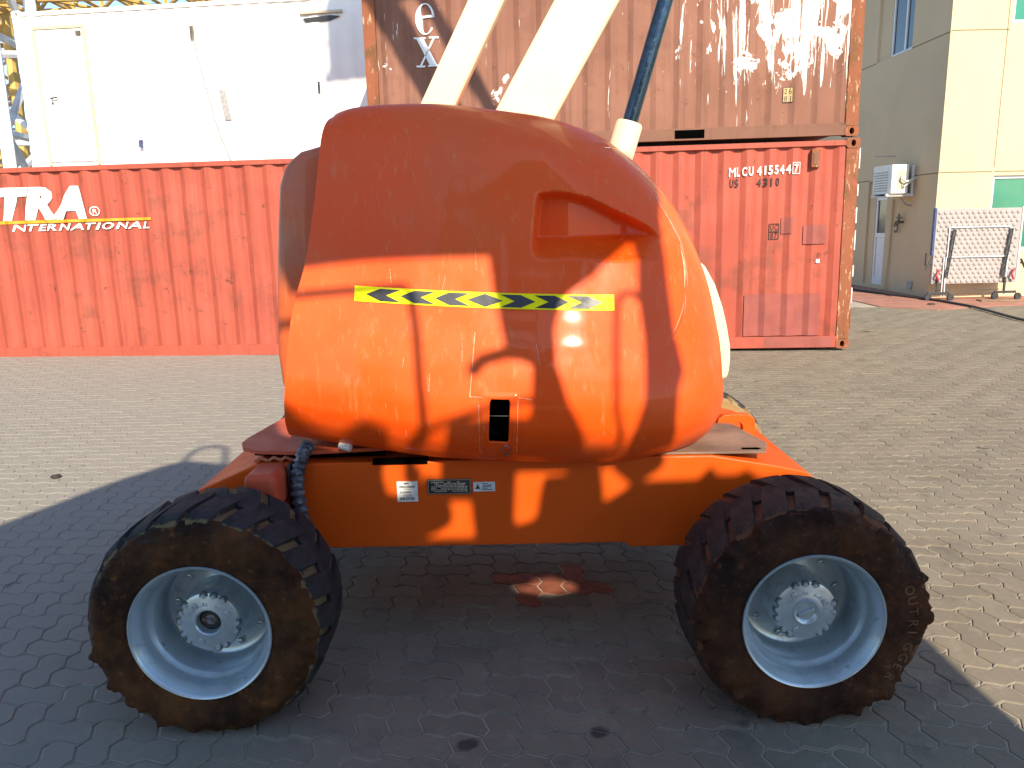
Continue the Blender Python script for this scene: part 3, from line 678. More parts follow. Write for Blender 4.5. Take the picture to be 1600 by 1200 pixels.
def wheel(name, loc, rz, tmat, seed, centre, lumps, label, rot0=0.0, full=True):
    wh = empty(name, Vector(loc) - LO, rz, lift); wh['label'] = label
    me = tyre_mesh(seed, lumps); me.materials.append(tmat); ty = bpy.data.objects.new('tyre', me); link(ty, wh)
    rim = MB().lathe(RIM_P, 96).build('rim', M['rim'], wh, True, angle=50)
    MB().lathe([(.233, .37), (.226, .36), (.20, .30), (.195, .23), (.06, .215)], 64).build('rim_back', M['rim'] if rz == 0 else tmat, wh, True)
    nl = 22
    for sd_ in (1, -1):
        lm = LUG[sd_].copy(); lm.materials.append(tmat)
        for k in range(nl):
            if rz == 0 and sd_ < 0 and not full: continue
            g = bpy.data.objects.new('tread_lug', lm); a = rot0 + 2*PI*(k + (.5 if sd_ < 0 else 0))/nl
            g.rotation_euler = (0, -a + random.gauss(0, .006), 0); sc = random.uniform(.985, 1.005); g.scale = (sc, 1, sc); link(g, wh)
    if rz != 0: return wh
    hub = MB().lathe([(.0, .209), (.114, .209), (.113, .195), (.110, .12), (.1085, .098), (.104, .088), (.090, .083), (.060, .083), (.052, .080), (.046, .080)] + ([(.042, .084), (.040, .112), (.0, .112)] if centre == 'hole' else [(.042, .072), (.036, .074), (.030, .080), (.0, .080)]), 64).build('hub', M['rim'], wh, True, angle=40)
    if centre == 'hole':
        MB().lathe([(.040, .1115), (.030, .104), (.0, .104)], 24).build('hub_void', M['dark_metal'], wh)
        MB().lathe([(.0, .088), (.008, .088), (.009, .103), (.018, .104), (.018, .11), (0, .11)], 12).build('spindle_bolt', M['steel_bolt'], wh, True)
        MB().box((-.028, .098, -.006), (.028, .105, .006)).build('spindle_tab', M['brass'], wh, bevel=.002)
    else:
        MB().beam((-.026, .076, -.012), (.026, .076, .012), .014, .012).build('boss_bar', M['rim'], wh, bevel=.003)
    bolt = MB().lathe([(.0, .0), (.0075, .0), (.009, .002), (.009, .014), (.013, .0145), (.013, .019), (0, .019)], 6).mesh('hub_bolt'); bolt.materials.append(M['rim'])
    pocket = MB().lathe([(.0135, .0), (.0145, -.001), (.0145, .010), (0, .010)], 14).mesh('bolt_pocket'); pocket.materials.append(M['rim_dark'])
    for a in (55, 75, 95, 140, 158, 176, 205, 222, 285, 302, 340, 358):
        aa = math.radians(a + (18 if centre == 'boss' else 0)); p = (.0965*math.cos(aa), .080, .0965*math.sin(aa))
        b = bpy.data.objects.new('hub_bolt', bolt); b.location = (p[0], .078, p[2]); link(b, wh)
        q = bpy.data.objects.new('bolt_pocket', pocket); q.location = (p[0], .0845, p[2]); q.scale = (1.0, .8, 1.0); link(q, wh)
    for a in (25, 125, 245): 
        aa = math.radians(a); MB().lathe([(.0, .079), (.004, .079), (.005, .077), (.011, .078), (.0115, .084)], 12, cx=.073*math.cos(aa), cz=.073*math.sin(aa)).build('hub_plug', M['rim'], wh, True)
    ring = MB()
    for k in range(40):
        if k % 10 in (8, 9): continue
        aa = 2*PI*k/40; c_ = Vector((math.cos(aa), 0, math.sin(aa))); ring.beam(tuple(c_*.060 + Vector((0, .0825, 0))), tuple(c_*(.066 + .004*(k % 3)) + Vector((0, .0825, 0))), .004, .003, (0, 1, 0))
    ring.build('cast_lettering', M['rim'], wh)['kind'] = 'stuff'
    nut = MB().lathe([(.0, -.022), (.007, -.022), (.0075, -.012), (.012, -.011), (.0125, .0), (0, .0)], 6).mesh('wheel_nut'); nut.materials.append(M['steel_bolt'] if False else M['rim'])
    for k in range(9):
        aa = 2*PI*(k+.3)/9; b = bpy.data.objects.new('wheel_nut', nut); b.location = (.150*math.cos(aa), .209, .150*math.sin(aa)); link(b, wh)
    return wh
wl = wheel('wheel', (-1.045, 2.375, .376), 0, M['tyre_l'], 3.1, 'hole', 1.0, 'left near wheel with dark treads and brown muddy sidewall', .05)
wr = wheel('wheel', (.98, 2.375, .374), 0, M['tyre_r'], 8.4, 'boss', 1.5, 'right near wheel caked in reddish mud', .18)
wheel('wheel', (-.97, 4.45, .388), PI, M['tyre_far'], 5.0, None, 0.7, 'far wheel mostly hidden behind the left end', .1)
wheel('wheel', (.985, 4.45, .388), PI, M['tyre_far'], 6.0, None, 0.5, 'far wheel with tan muddy inner sidewall', .3)
# raised lettering on the right tyre's sidewall
word = 'OUTRIGGER'
for i, chx in enumerate(word):
    a = math.radians(22 - i*7.4); rr_ = .318; tp = []
    for poly in text_polys(chx, .044, x=-.014, z=-.014):
        q = []
        for x, z in poly:
            r_ = rr_ + z; aa = a - x/rr_; q.append((r_*math.cos(aa), r_*math.sin(aa)))
        tp.append(q)
    conform('sidewall_letter', tp, lambda x, z: -.0075, .004, M['tyre_print'], wr)

# ------------------------------------------------------------------ shipping containers
CP = .278
def corr(x, depth=.036):
    q = (x % CP)/CP
    if q < .25: return 0.0
    if q < .5: return depth*(q-.25)/.25
    if q < .75: return depth
    return depth*(1-(q-.75)/.25)
def breaks(a, b):
    k0 = int(a/CP)-1; out = []
    for k in range(k0, int(b/CP)+2):
        for q in (0, .25, .5, .75): out.append(k*CP+q*CP)
    return [x for x in out if a < x < b]
def casting(parent, x0, x1, z0, z1, m, hx, hz, y=0.0):
    n = 16; cx, cz = (x0+x1)/2, (z0+z1)/2; mb = MB(); outer = []; inner = []
    for k in range(n):
        a = 2*PI*(k+.5)/n; c_, s_ = math.cos(a), math.sin(a); mx = max(abs(c_), abs(s_))
        outer.append((cx + (x1-x0)/2*c_/mx, cz + (z1-z0)/2*s_/mx)); inner.append((cx + hx*c_, cz + hz*s_))
    mb.v += [(x, y, z) for x, z in outer] + [(x, y, z) for x, z in inner] + [(x, y+.17, z) for x, z in outer] + [(x, y+.12, z) for x, z in inner]
    for k in range(n):
        k2 = (k+1) % n; mb.f += [(k, k2, n+k2, n+k), (k, 2*n+k, 2*n+k2, k2), (n+k, n+k2, 3*n+k2, 3*n+k)]
    mb.f.append(tuple(2*n+k for k in range(n-1, -1, -1)))
    o = mb.build('corner_casting', m, parent)
    d = MB(); d.v = [(x, y+.10, z) for x, z in inner]; d.f = [tuple(range(n))]; d.build('casting_hole', M['black'], o)
    return o
def container(name, origin, yaw, tilt, Ln, mp, mr, mpost, Hh=2.591, depth=.036, pockets=True, back=None, backmat=None):
    e = empty(name); e.matrix_world = Matrix.Translation(origin) @ Matrix.Rotation(-yaw, 4, 'Z') @ Matrix.Rotation(-tilt, 4, 'Y')
    a, b = .16, Ln-.16; z0, z1 = .155, Hh-.075
    xs = [a] + breaks(a, b) + [b]; mb = MB(); n = len(xs)
    zs = np.linspace(z0, z1, 11)
    for z in zs:
        for x in xs:
            dent = 0.016*noise.noise(Vector((x*1.1, z*1.4, Ln))) + 0.030*max(0, noise.noise(Vector((x*2.3, z*2.6, Ln+5)))-.38)
            mb.v.append((x, .022 + corr(x, depth) + dent, z))
    for i in range(len(zs)-1):
        for k in range(n-1): mb.f.append((i*n+k, i*n+k+1, (i+1)*n+k+1, (i+1)*n+k))
    mb.build('side_panel', mp, e)
    MB().box((a-.01, .004, Hh-.085), (b+.01, .075, Hh-.022)).build('top_rail', mr, e, bevel=.004)
    br = MB().box((a-.01, .006, .012), (b+.01, .10, .158)).build('bottom_rail', mr, e, bevel=.004)
    if pockets:
        for cx in (Ln/2-1.0, Ln/2+1.0) if Ln < 7 else (): MB().box((cx-.18, .0, .035), (cx+.18, .02, .135)).build('forklift_pocket', M['black'], br)  # black box proud of the rail paints the shade inside the pocket
    for x0, x1 in ((.0, .165), (Ln-.165, Ln)):
        MB().box((x0+.006, .008, .12), (x1-.006, .16, Hh-.12)).build('corner_post', mpost, e, bevel=.005)
        for zz in ((0, .118), (Hh-.118, Hh)): casting(e, x0, x1, zz[0], zz[1], mpost, .028, .040 if zz[0] == 0 else .040)
    MB().box((.02, .08, Hh-.05), (Ln-.02, 2.42, Hh-.02)).build('roof_panel', mr, e)
    mb = MB(); ys = np.arange(.16, 2.29, .07)
    for sx in (.03, Ln-.03):
        q = len(mb.v)
        for z in (.15, Hh-.1):
            for i, y in enumerate(ys): mb.v.append((sx + (.015 if i % 4 < 2 else -.015), y, z))
        for i in range(len(ys)-1): mb.f.append((q+i, q+i+1, q+len(ys)+i+1, q+len(ys)+i))
    mb.build('end_panel', mr, e)
    MB().box((.02, 2.36, .1), (Ln-.02, 2.42, Hh-.05)).build('back_panel', mr, e)
    MB().box((.02, .1, .1), (Ln-.02, 2.36, .15)).build('floor_panel', mr, e)
    return e
YAW = math.radians(4.5); TILT = math.radians(0.35)
LN = 12.19
ex = Vector((math.cos(YAW)*math.cos(TILT), -math.sin(YAW), math.sin(TILT)))
RR = Vector((4.32, 9.96, 0.035))          # lower right front corner of the red box
RO_ = RR - ex*LN
red = container('red_container', RO_, YAW, TILT, LN, M['red_cont'], M['red_cont'], M['rust_post'])
tag(red, 'long red corrugated container on the ground with white lettering', 'container')
red_len = LN
def on_red(X): return (X - RO_.x)/ex.x     # world x -> local x
cfun = lambda x, z: .022 + corr(x)
def red_text(name, polys, m, x0, x1): return conform(name, polys, cfun, .016, m, red, breaks(x0, x1))
def fit(polys, x0, z0, x1, z1):
    xs = [p[0] for q in polys for p in q]; zs = [p[1] for q in polys for p in q]; a, b, c_, d = min(xs), max(xs), min(zs), max(zs)
    return [[(x0 + (x-a)/(b-a)*(x1-x0), z0 + (z-c_)/(d-c_)*(z1-z0)) for x, z in q] for q in polys]
def slope(polys, x0, k): return [[(x, z + (x-x0)*k) for x, z in q] for q in polys]
tr = []
for chx, x0, x1 in (('X', .42, 1.02), ('T', .96, 1.46), ('R', 1.34, 1.80), ('A', 1.72, 2.23)):
    red_text('company_letter', fit(text_polys(chx, .5, .25, .034), x0, 1.885, x1, 2.315), M['white_print'], x0-.2, x1+.2)
red_text('yellow_stripe', [[(.42, 1.838), (3.11, 1.845), (3.11, 1.880), (.42, 1.880)]], M['yellow_print'], .3, 3.2)
red_text('company_subtitle', fit(text_polys('NTERNATIONAL', .155, .25, .003, 1.12, 1.42), 1.15, 1.738, 3.08, 1.830), M['white_print'], 1, 3.2)
ra = (2.335, 1.98); rc = []
for k in range(20):
    a, b = 2*PI*k/20, 2*PI*(k+1)/20; rc.append([(ra[0]+r*math.cos(q), ra[1]+r*math.sin(q)) for r, q in ((.062, a), (.062, b), (.050, b), (.050, a))])
red_text('registered_mark', rc + text_polys('R', .085, x=ra[0]-.028, z=ra[1]-.03), M['white_print'], 2, 3)
def stencil(body, x0, z0, x1, z1, off=.0): return fit(text_polys(body, .15, 0, off, 1.25), x0, z0, x1, z1)
for chx, x0, x1 in (('M', 10.625, 10.712), ('L', 10.727, 10.765), ('C', 10.79, 10.845), ('U', 10.865, 10.925), ('4', 10.972, 11.03), ('1', 11.062, 11.082), ('5', 11.105, 11.155), ('5', 11.18, 11.23), ('4', 11.25, 11.305), ('4', 11.325, 11.38), ('7', 11.415, 11.465)):
    red_text('number_digit', fit(text_polys(chx, .15, 0, .0 if chx == 'M' else .004), x0, 2.172 + (x0-10.64)*.03, x1, 2.282 + (x0-10.64)*.03), M['white_print'], x0-.1, x1+.1)
red_text('check_digit_box', frame_polys(11.395, 2.185, 11.487, 2.325, .007), M['white_print'], 11.3, 11.6)
for chx, x0, x1 in (('U', 10.64, 10.69), ('S', 10.705, 10.752), ('4', 10.975, 11.03), ('3', 11.05, 11.10), ('1', 11.135, 11.155), ('0', 11.20, 11.245)): red_text('size_code_digit', fit(text_polys(chx, .15, 0, .002), x0, 2.045, x1, 2.148), M['black_print'], x0-.1, x1+.1)
red_text('inspection_stamp', frame_polys(11.135, 1.395, 11.27, 1.49, .008) + frame_polys(11.135, 1.49, 11.27, 1.59, .008) + stencil('UC', 11.155, 1.51, 11.25, 1.575) + stencil('87', 11.16, 1.41, 11.245, 1.475), M['black_print'], 11, 11.4)
for x0, z0, x1, z1 in ((11.29, 1.462, 11.423, 1.662), (11.567, 1.326, 11.844, 1.561), (10.86, .170, 11.82, .705)):
    red_text('sticker_ghost', [rect(x0, z0, x1, z1)], M['dark_patch'], x0, x1)
conform('rail_patch', [rect(11.13, .02, 11.98, .150)], lambda x, z: .006, .002, M['dark_patch'], red)
MB().box((11.61, -.02, 2.255), (11.715, .05, 2.47)).build('vent_cover', M['rust_post'], red, bevel=.008)
MB().box((11.632, -.027, 2.29), (11.688, -.0205, 2.43)).build('vent_plate', M['brown_rail'], red, bevel=.003)
red_text('white_tag', [rect(11.73, 1.09, 11.78, 1.137)], M['white_print'], 11.7, 11.8)
for i in range(7):
    z = .25 + i*.33; MB().box((LN+.001, .02, z), (LN+.012, .10, z+.24 - .05*(i % 3))).build('paint_flake_strip', M['white_print'] if i > 0 else M['rust_post'], red)

# rear support container (hidden row), brown container, white cabin
LB = 6.058
BO = Vector((4.28, 9.98, 2.650)) - ex*LB
brown = container('brown_container', BO, YAW, TILT*1.0, LB, M['brown_cont'], M['brown_rail'], M['rust_post'], depth=.026)
tag(brown, 'rust brown container with scraped white paint stacked on the red one', 'container')
bf = lambda x, z: .022 + corr(x, .026)
def on_br(X): return (X - BO.x)/ex.x
def glyph_e(x, z, w, h):
    P = []; n = 30; cx, cz = x+w/2, z+h/2
    for k in range(n):
        a, b = math.radians(5 + k*(318/n)) , math.radians(5 + (k+1)*(318/n))
        def th(q): return .13 + .27*max(0, math.cos(q-math.radians(195)))**1.5
        P.append([(cx + w/2*math.cos(a), cz + h/2*math.sin(a)), (cx + w/2*math.cos(b), cz + h/2*math.sin(b)), (cx + w/2*(1-2*th(b)*.9)*math.cos(b), cz + h/2*(1-th(b)*.55)*math.sin(b)), (cx + w/2*(1-2*th(a)*.9)*math.cos(a), cz + h/2*(1-th(a)*.55)*math.sin(a))])
    P.append(rect(cx - w*.28, cz+h*.03, cx + w*.49, cz+h*.11)); return P
def glyph_x(x, z, w, h):
    return [[(x+.02*w, z+h*.95), (x+.36*w, z+h*.95), (x+.95*w, z+.05*h), (x+.60*w, z+.05*h)], [(x+.80*w, z+h*.95), (x+.90*w, z+h*.95), (x+.22*w, z+.05*h), (x+.12*w, z+.05*h)],
            rect(x-.08*w, z+.94*h, x+.45*w, z+h), rect(x+.62*w, z+.94*h, x+1.06*w, z+h), rect(x-.02*w, z, x+.38*w, z+.06*h), rect(x+.52*w, z, x+1.08*w, z+.06*h)]
conform('company_letter', glyph_e(.665, 1.375, .245, .365), bf, .016, M['grey_print'], brown, breaks(.5, 1.1))
conform('company_letter', glyph_x(.66, 1.0, .27, .35), bf, .016, M['grey_print'], brown, breaks(.5, 1.1))
conform('number_plate', [rect(5.144, .42, 5.262, .595)], bf, .015, M['pale_yellow'], brown, breaks(5, 5.4))
conform('number_plate_print', frame_polys(5.144, .42, 5.262, .595, .006) + stencil('26', 5.16, .515, 5.245, .58) + stencil('81', 5.16, .43, 5.24, .495), bf, .0165, M['black_print'], brown, breaks(5, 5.4))
MB().box((.0, -.012, .12), (.10, .004, .42)).build('repair_plate', M['rust_post'], brown, bevel=.004)

WY = math.radians(6.0); wx = Vector((math.cos(WY), -math.sin(WY), math.sin(TILT)))
WO = Vector((-7.98, 13.72, 2.62))
under = container('grey_container', WO - Vector((0, 0, 2.60)), WY, TILT, 6.058, M['grey_cont'], M['grey_cont'], M['grey_cont'], pockets=False)
tag(under, 'grey container behind the red one, under the white cabin', 'container')
cab = container('white_cabin', WO, WY, TILT, 6.058, M['white_cont'], M['white_cont'], M['white_cont'], pockets=False, depth=.012)
tag(cab, 'white cabin container with a door, stacked behind the red container', 'cabin')
dr_ = empty('cabin_door', parent=cab)
MB().box((.36, -.004, .22), (1.18, .03, 2.28)).build('door_leaf', M['white_cont'], dr_, bevel=.008)
MB().prism(rect(.32, .16, .36, 2.34), -.02, .03).prism(rect(1.18, .16, 1.22, 2.34), -.02, .03).prism(rect(.36, 2.285, 1.18, 2.34), -.02, .03).build('door_frame', M['white_trim'], dr_, bevel=.004)
MB().tube([(.52, -.01, 1.22), (.52, -.05, 1.22), (.64, -.05, 1.235)], .012, 8).build('door_handle', M['dark_metal'], dr_)
MB().box((.50, -.012, 1.13), (.54, -.003, 1.17)).build('door_lock', M['brass'], dr_)
MB().box((1.08, -.03, 2.17), (1.16, -.005, 2.24)).build('door_closer', M['brass'], dr_)
MB().prism([(3.44, .78), (3.55, .78), (3.48, 1.24), (3.38, 1.24)], .0, .02).build('rust_strip', M['ac_grille'], cab)
MB().tube([(3.02, 0, 2.20), (3.05, -.01, 2.0), (3.08, -.01, 1.8), (3.16, -.01, 1.4), (3.27, -.01, .85), (3.34, -.01, .55), (3.48, -.01, .15)], .012, 6).build('hanging_cable', M['ac_grille'], cab)
MB().box((3.00, -.02, 2.02), (3.06, .02, 2.22)).build('cable_box', M['brass'], cab, bevel=.006)
MB().prism([(4.86, 2.24), (5.30, 2.27), (5.46, 2.25), (5.30, 2.19), (4.90, 2.19)], .0, .02).build('torn_opening', M['dark_metal'], cab)
MB().prism(rect(4.82, 2.30, 5.5, 2.34), -.02, .02).build('canopy_strip', M['white_trim'], cab, bevel=.004)
MB().tube([(1.98, 0, .50), (1.98, -.03, .50), (1.98, -.04, .40)], .03, 8).build('pipe_stub', M['stage_blue'], cab)
MB().box((5.03, -.01, 1.13), (5.06, .02, 1.30)).build('latch_mark', M['dark_metal'], cab)

# ------------------------------------------------------------------ crane lattice behind the cabin
def lattice(name, label, origin, axis, length, wd, bays, rc_, rb, m, rot=0.0):
    e = empty(name, origin); e.rotation_euler = rot if isinstance(rot, tuple) else (0, 0, rot)
    tag(e, label, 'lattice mast', 'crane lattice sections')
    def P(t_, i, j): return (t_, i*wd, j*wd) if axis == 'x' else (i*wd, j*wd, t_)
    for i in (0, 1):
        for j in (0, 1): MB().tube([P(0, i, j), P(length, i, j)], rc_, 6).build('chord', m, e)
    st_ = length/bays
    for k in range(bays):
        for (a, b) in (((0, 0), (1, 0)), ((1, 0), (1, 1)), ((1, 1), (0, 1)), ((0, 1), (0, 0))):
            if k % 2: a, b = b, a
            MB().tube([P(k*st_, *a), P((k+1)*st_, *b)], rb, 5).build('brace', m, e)
            MB().tube([P(k*st_, *a), P(k*st_, *b)], rb, 5).build('cross_bar', m, e)
    return e
lattice('lattice_mast', 'white painted lattice mast nearest the cabin', (-11.6, 15.6, 0), 'z', 9.0, 1.95, 5, .13, .075, M['mast_white'], .15)
lattice('lattice_mast', 'tall yellow lattice mast behind the white one', (-12.9, 18.5, 0), 'z', 10.0, 1.7, 8, .10, .05, M['mast_yellow'], .5)
lattice('lattice_mast', 'slim yellow lattice mast furthest back', (-14.6, 22.5, 0), 'z', 11.0, 1.5, 10, .09, .045, M['mast_yellow'], .2)
lattice('lattice_mast', 'short white lattice mast in the back left', (-13.2, 20.6, 0), 'z', 8.0, 1.2, 9, .07, .04, M['mast_white'], .8)
lattice('lattice_jib', 'yellow lattice jib lying above the white cabin', (-12.5, 18.0, 6.50), 'x', 8.5, .9, 12, .06, .04, M['mast_yellow'], (0, -.01, 0))

# ------------------------------------------------------------------ building
BX, BY = 8.65, 16.3
bld = empty('building', (BX, BY, 0)); tag(bld, 'cream rendered building with recessed joints on the right', 'building')
def wb(o): o.location = (-BX, -BY, 0); return o
# left wall (normal -x) with openings for door and window; right wall (normal -y) with windows
def wall_grid(name, us, zs, holes, mapf, m):
    mb = MB()
    for i in range(len(us)-1):
        for j in range(len(zs)-1):
            uc, zc = (us[i]+us[i+1])/2, (zs[j]+zs[j+1])/2
            if any(a < uc < b and c_ < zc < d for a, b, c_, d in holes): continue
            mb.add([mapf(us[i], zs[j]), mapf(us[i+1], zs[j]), mapf(us[i+1], zs[j+1]), mapf(us[i], zs[j+1])], [(0, 1, 2, 3)])
    return wb(mb.build(name, m, bld))
lwin = (17.80, 19.45, 5.17, 6.6); ldoor = (18.42, 19.40, .10, 2.50)
wall_grid('wall', [16.3, lwin[0], ldoor[0], ldoor[1], lwin[1], 28], [-.05, ldoor[2], ldoor[3], lwin[2], lwin[3], 9.0], [lwin, ldoor], lambda u, z: (BX, u, z), M['wall'])
rw1 = (9.76, 11.4, .95, 2.44); rw2 = (9.84, 11.4, 5.31, 7.0)
wall_grid('wall', [8.65, 9.76, 9.84, 11.4, 22], [-.05, .95, 2.44, 5.31, 7.0, 9.0], [rw1, rw2], lambda u, z: (u, BY, z), M['wall'])
wall_grid('roof', [8.65, 22], [16.3, 28], [], lambda u, z: (u, z, 8.99), M['wall'])
def reveal(hole, side, depth=.28):
    a, b, c_, d = hole; mb = MB()
    f = (lambda u, q, z: (BX+q, u, z)) if side == 'l' else (lambda u, q, z: (u, BY+q, z))
    for (u0, z0), (u1, z1) in (((a, c_), (b, c_)), ((b, c_), (b, d)), ((b, d), (a, d)), ((a, d), (a, c_))):
        mb.add([f(u0, 0, z0), f(u1, 0, z1), f(u1, depth, z1), f(u0, depth, z0)], [(0, 1, 2, 3)])
    return wb(mb.build('reveal', M['wall'], bld))
def joints(polys):
    for p in polys: wb(MB().box(*p).build('joint_groove', M['groove'], bld))
joints([((BX-.003, 16.32, 2.505), (BX+.01, 18.41, 2.525)), ((BX-.003, 19.41, 2.505), (BX+.01, 28, 2.525)), ((BX-.003, 16.32, 5.16), (BX+.01, 17.79, 5.18)), ((BX-.003, 19.46, 5.16), (BX+.01, 28, 5.18)),
        ((8.66, BY-.003, 2.51), (9.72, BY+.01, 2.53)), ((8.66, BY-.003, 5.18), (9.80, BY+.01, 5.2)), ((9.745, BY-.003, 2.60), (9.762, BY+.01, 9.0)), ((9.762, BY-.003, 2.51), (12, BY+.01, 2.53))])
for h_, s_ in ((lwin, 'l'), (ldoor, 'l'), (rw1, 'r'), (rw2, 'r')): reveal(h_, s_)
def bar(mb, side, u0, u1, q0, q1, z0, z1):
    if side == 'l': mb.box((BX+q0, u0, z0), (BX+q1, u1, z1))
    else: mb.box((u0, BY+q0, z0), (u1, BY+q1, z1))
    return mb
def window(hole, side, mull, glass, q=.10):
    a, b, c_, d = hole; wn = empty('window', parent=bld); wn.location = (-BX, -BY, 0); t_ = .06
    mb = MB()
    bar(mb, side, a, a+t_, q, q+.07, c_, d); bar(mb, side, b-t_, b, q, q+.07, c_, d); bar(mb, side, a+t_, b-t_, q, q+.07, c_, c_+t_); bar(mb, side, a+t_, b-t_, q, q+.07, d-t_, d)
    for u in mull: bar(mb, side, u-.03, u+.03, q, q+.07, c_+t_, d-t_)
    mb.build('window_frame', M['alu'], wn, bevel=.004)
    us = [a+t_] + list(mull) + [b-t_]
    for i in range(len(us)-1): bar(MB(), side, us[i]+.001, us[i+1]-.001, q+.03, q+.038, c_+t_, d-t_).build('pane', glass, wn)
    return wn
window((17.80, 18.87, 5.17, 6.6), 'l', [18.25], M['glass_dark'], .06)
wb(bar(MB(), 'l', 18.875, 19.45, .05, .20, 5.17, 6.6).build('window_infill', M['wall'], bld))
window(rw1, 'r', [10.62], M['glass_green'], .05); window(rw2, 'r', [10.62], M['glass_green'], .05)
dd = empty('door', parent=bld); dd.location = (-BX, -BY, 0)
mb = MB(); q = .06
for (u0, u1, z0, z1) in ((18.42, 18.50, .10, 2.5), (18.98, 19.06, .10, 2.5), (18.50, 18.98, .10, .25), (18.50, 18.98, 1.20, 1.30), (18.50, 18.98, 2.05, 2.12), (18.50, 18.98, 2.42, 2.5)): bar(mb, 'l', u0, u1, q, q+.06, z0, z1)
mb.build('door_frame', M['alu'], dd, bevel=.004)
bar(MB(), 'l', 18.50, 18.98, q+.02, q+.04, .25, 1.20).build('door_panel', M['alu'], dd)
bar(MB(), 'l', 18.50, 18.98, q+.025, q+.035, 1.30, 2.05).build('pane', M['glass_dark'], dd); bar(MB(), 'l', 18.50, 18.98, q+.025, q+.035, 2.12, 2.42).build('pane', M['glass_dark'], dd)
wb(bar(MB(), 'l', 19.065, 19.40, .05, .2, .1, 2.5).build('door_infill', M['wall'], bld))
wb(MB().box((BX-.02, 16.98, .13), (BX-.003, 17.2, .30)).build('wall_vent', M['ac_grille'], bld, bevel=.004))
dpipe = MB().tube([(BX-.03, 18.06, 2.05), (BX-.03, 18.1, .8), (BX-.04, 18.14, .06), (BX-.15, 18.2, .03)], .018, 8).build('drain_pipe', M['wall']); tag(dpipe, 'thin drain pipe running down the wall under the air conditioner', 'pipe')
# air conditioner on brackets
ac = empty('air_conditioner', (BX, 17.3, 2.13)); tag(ac, 'white outdoor air conditioner unit on the shaded wall', 'air conditioner')
MB().box((-.52, -.12, .02), (-.16, .75, .62)).build('casing', M['ac'], ac, bevel=.015)
for k in range(9): MB().box((-.528, .05, .08+k*.055), (-.521, .68, .10+k*.055)).build('grille_slat', M['ac_grille'], ac)
MB().lathe([(.22, -.012), (.25, -.012), (.25, 0)], 24).build('fan_guard', M['ac_grille'], ac)
g = ac.children[-1]; g.rotation_euler = (0, 0, -PI/2); g.location = (-.522, .36, .33)
for yy in (-.02, .62): MB().beam((-.58, yy, 0), (.0, yy, 0), .05, .04, (0, 0, 1)).beam((-.03, yy, .02), (-.03, yy, .60), .05, .04, (0, 1, 0)).build('bracket', M['ac'], ac)
MB().box((-.58, -.07, -.035), (.0, .70, -.022)).build('drip_tray', M['ac'], ac)
MB().tube([(-.30, -.13, .40), (-.34, -.19, .32), (-.25, -.22, .26), (-.1, -.15, .30), (0, -.1, .34)], .022, 8).tube([(-.30, -.13, .20), (-.28, -.18, .16), (-.12, -.15, .26), (0, -.08, .30)], .014, 8).build('refrigerant_pipe', M['ac'], ac)
MB().box((-.40, -.127, .12), (-.24, -.12, .48)).build('valve_cover', M['white_trim'], ac, bevel=.004)
# garden tap with coiled pipe
tp_ = empty('wall_tap', (BX, 17.6, 1.45)); tag(tp_, 'brass garden tap with fittings on the shaded wall', 'tap')
MB().tube([(0, 0, .1), (-.12, 0, .1), (-.16, 0, .02)], .03, 8).build('spout', M['brass'], tp_); MB().tube([(-.1, -.12, .2), (-.1, .1, .2)], .02, 8).tube([(-.1, 0, .1), (-.1, 0, .28)], .025, 8).build('handle', M['brass'], tp_)
MB().tube([(-.06, .18+.07*math.cos(a), .0+.12*math.sin(a)) for a in np.linspace(0, 5.5, 14)], .018, 6).build('pipe_coil', M['brass'], tp_)
# folding stage on castors
st = empty('folding_stage', (9.30, 15.85, 0)); tag(st, 'folded stage platform with dimpled silver sheet on castors against the building', 'stage')
st.rotation_euler = (0, 0, .02)
MB().box((-.86, 0, .33), (.84, .05, 1.80)).build('panel', M['stage'], st, bevel=.006)
dm = MB()
for i in range(15):
    for j in range(17):
        cx = -.80 + i*.112 + (.05 if j % 2 else 0); cz = .38 + j*.084
        if cx > .80: continue
        dm.lathe([(.036, 0.0), (.034, -.010), (.024, -.019), (.0, -.022)], 8, cx=cx, cz=cz, cy=-.001)
d_ = dm.build('dimples', M['stage'], st, True); d_['kind'] = 'stuff'
MB().box((-.905, -.01, .9), (-.865, .06, 1.82)).build('edge_guard', M['stage_blue'], st, bevel=.004)
MB().box((.845, -.01, .33), (.875, .06, 1.82)).build('edge_guard', M['alu'], st, bevel=.004)
for a, b in (((-.6, -.035, 1.44), (.62, -.035, 1.44)), ((-.6, -.035, .86), (.66, -.035, .86)), ((-.6, -.035, 1.44), (-.6, -.035, .86)), ((.62, -.035, 1.44), (.62, -.035, .10)), ((-.62, -.035, .86), (-.60, -.035, .08)), ((-.66, -.035, .86), (-.66, -.035, .08))):
    MB().tube([a, b], .012, 6).build('frame_tube', M['alu'], st)
for xx, sg in ((-.62, 1), (.52, 1)):
    MB().beam((xx, -.05, .45), (xx+.10*sg, -.05, 1.40), .03, .02).beam((xx+.04, -.052, .45), (xx+.14*sg, -.052, 1.40), .02, .02).build('scissor_link', M['dark_metal'], st)
for xx in (-.76, .60):
    MB().beam((xx, -.05, .16), (xx, -.05, .45), .04, .03).build('leg', M['dark_metal'], st); MB().beam((xx-.20, -.06, .15), (xx+.24, -.06, .15), .05, .04).build('foot_beam', M['dark_metal'], st, bevel=.005)
    for q in (-.18, .22):
        cw = MB().lathe([(.0, -.025), (.06, -.025), (.07, -.015), (.07, .015), (.06, .025), (.0, .025)], 16, cx=xx+q, cz=.072, cy=-.06 - (.10 if q > 0 else 0)).build('castor', M['dark_metal'], st, True)
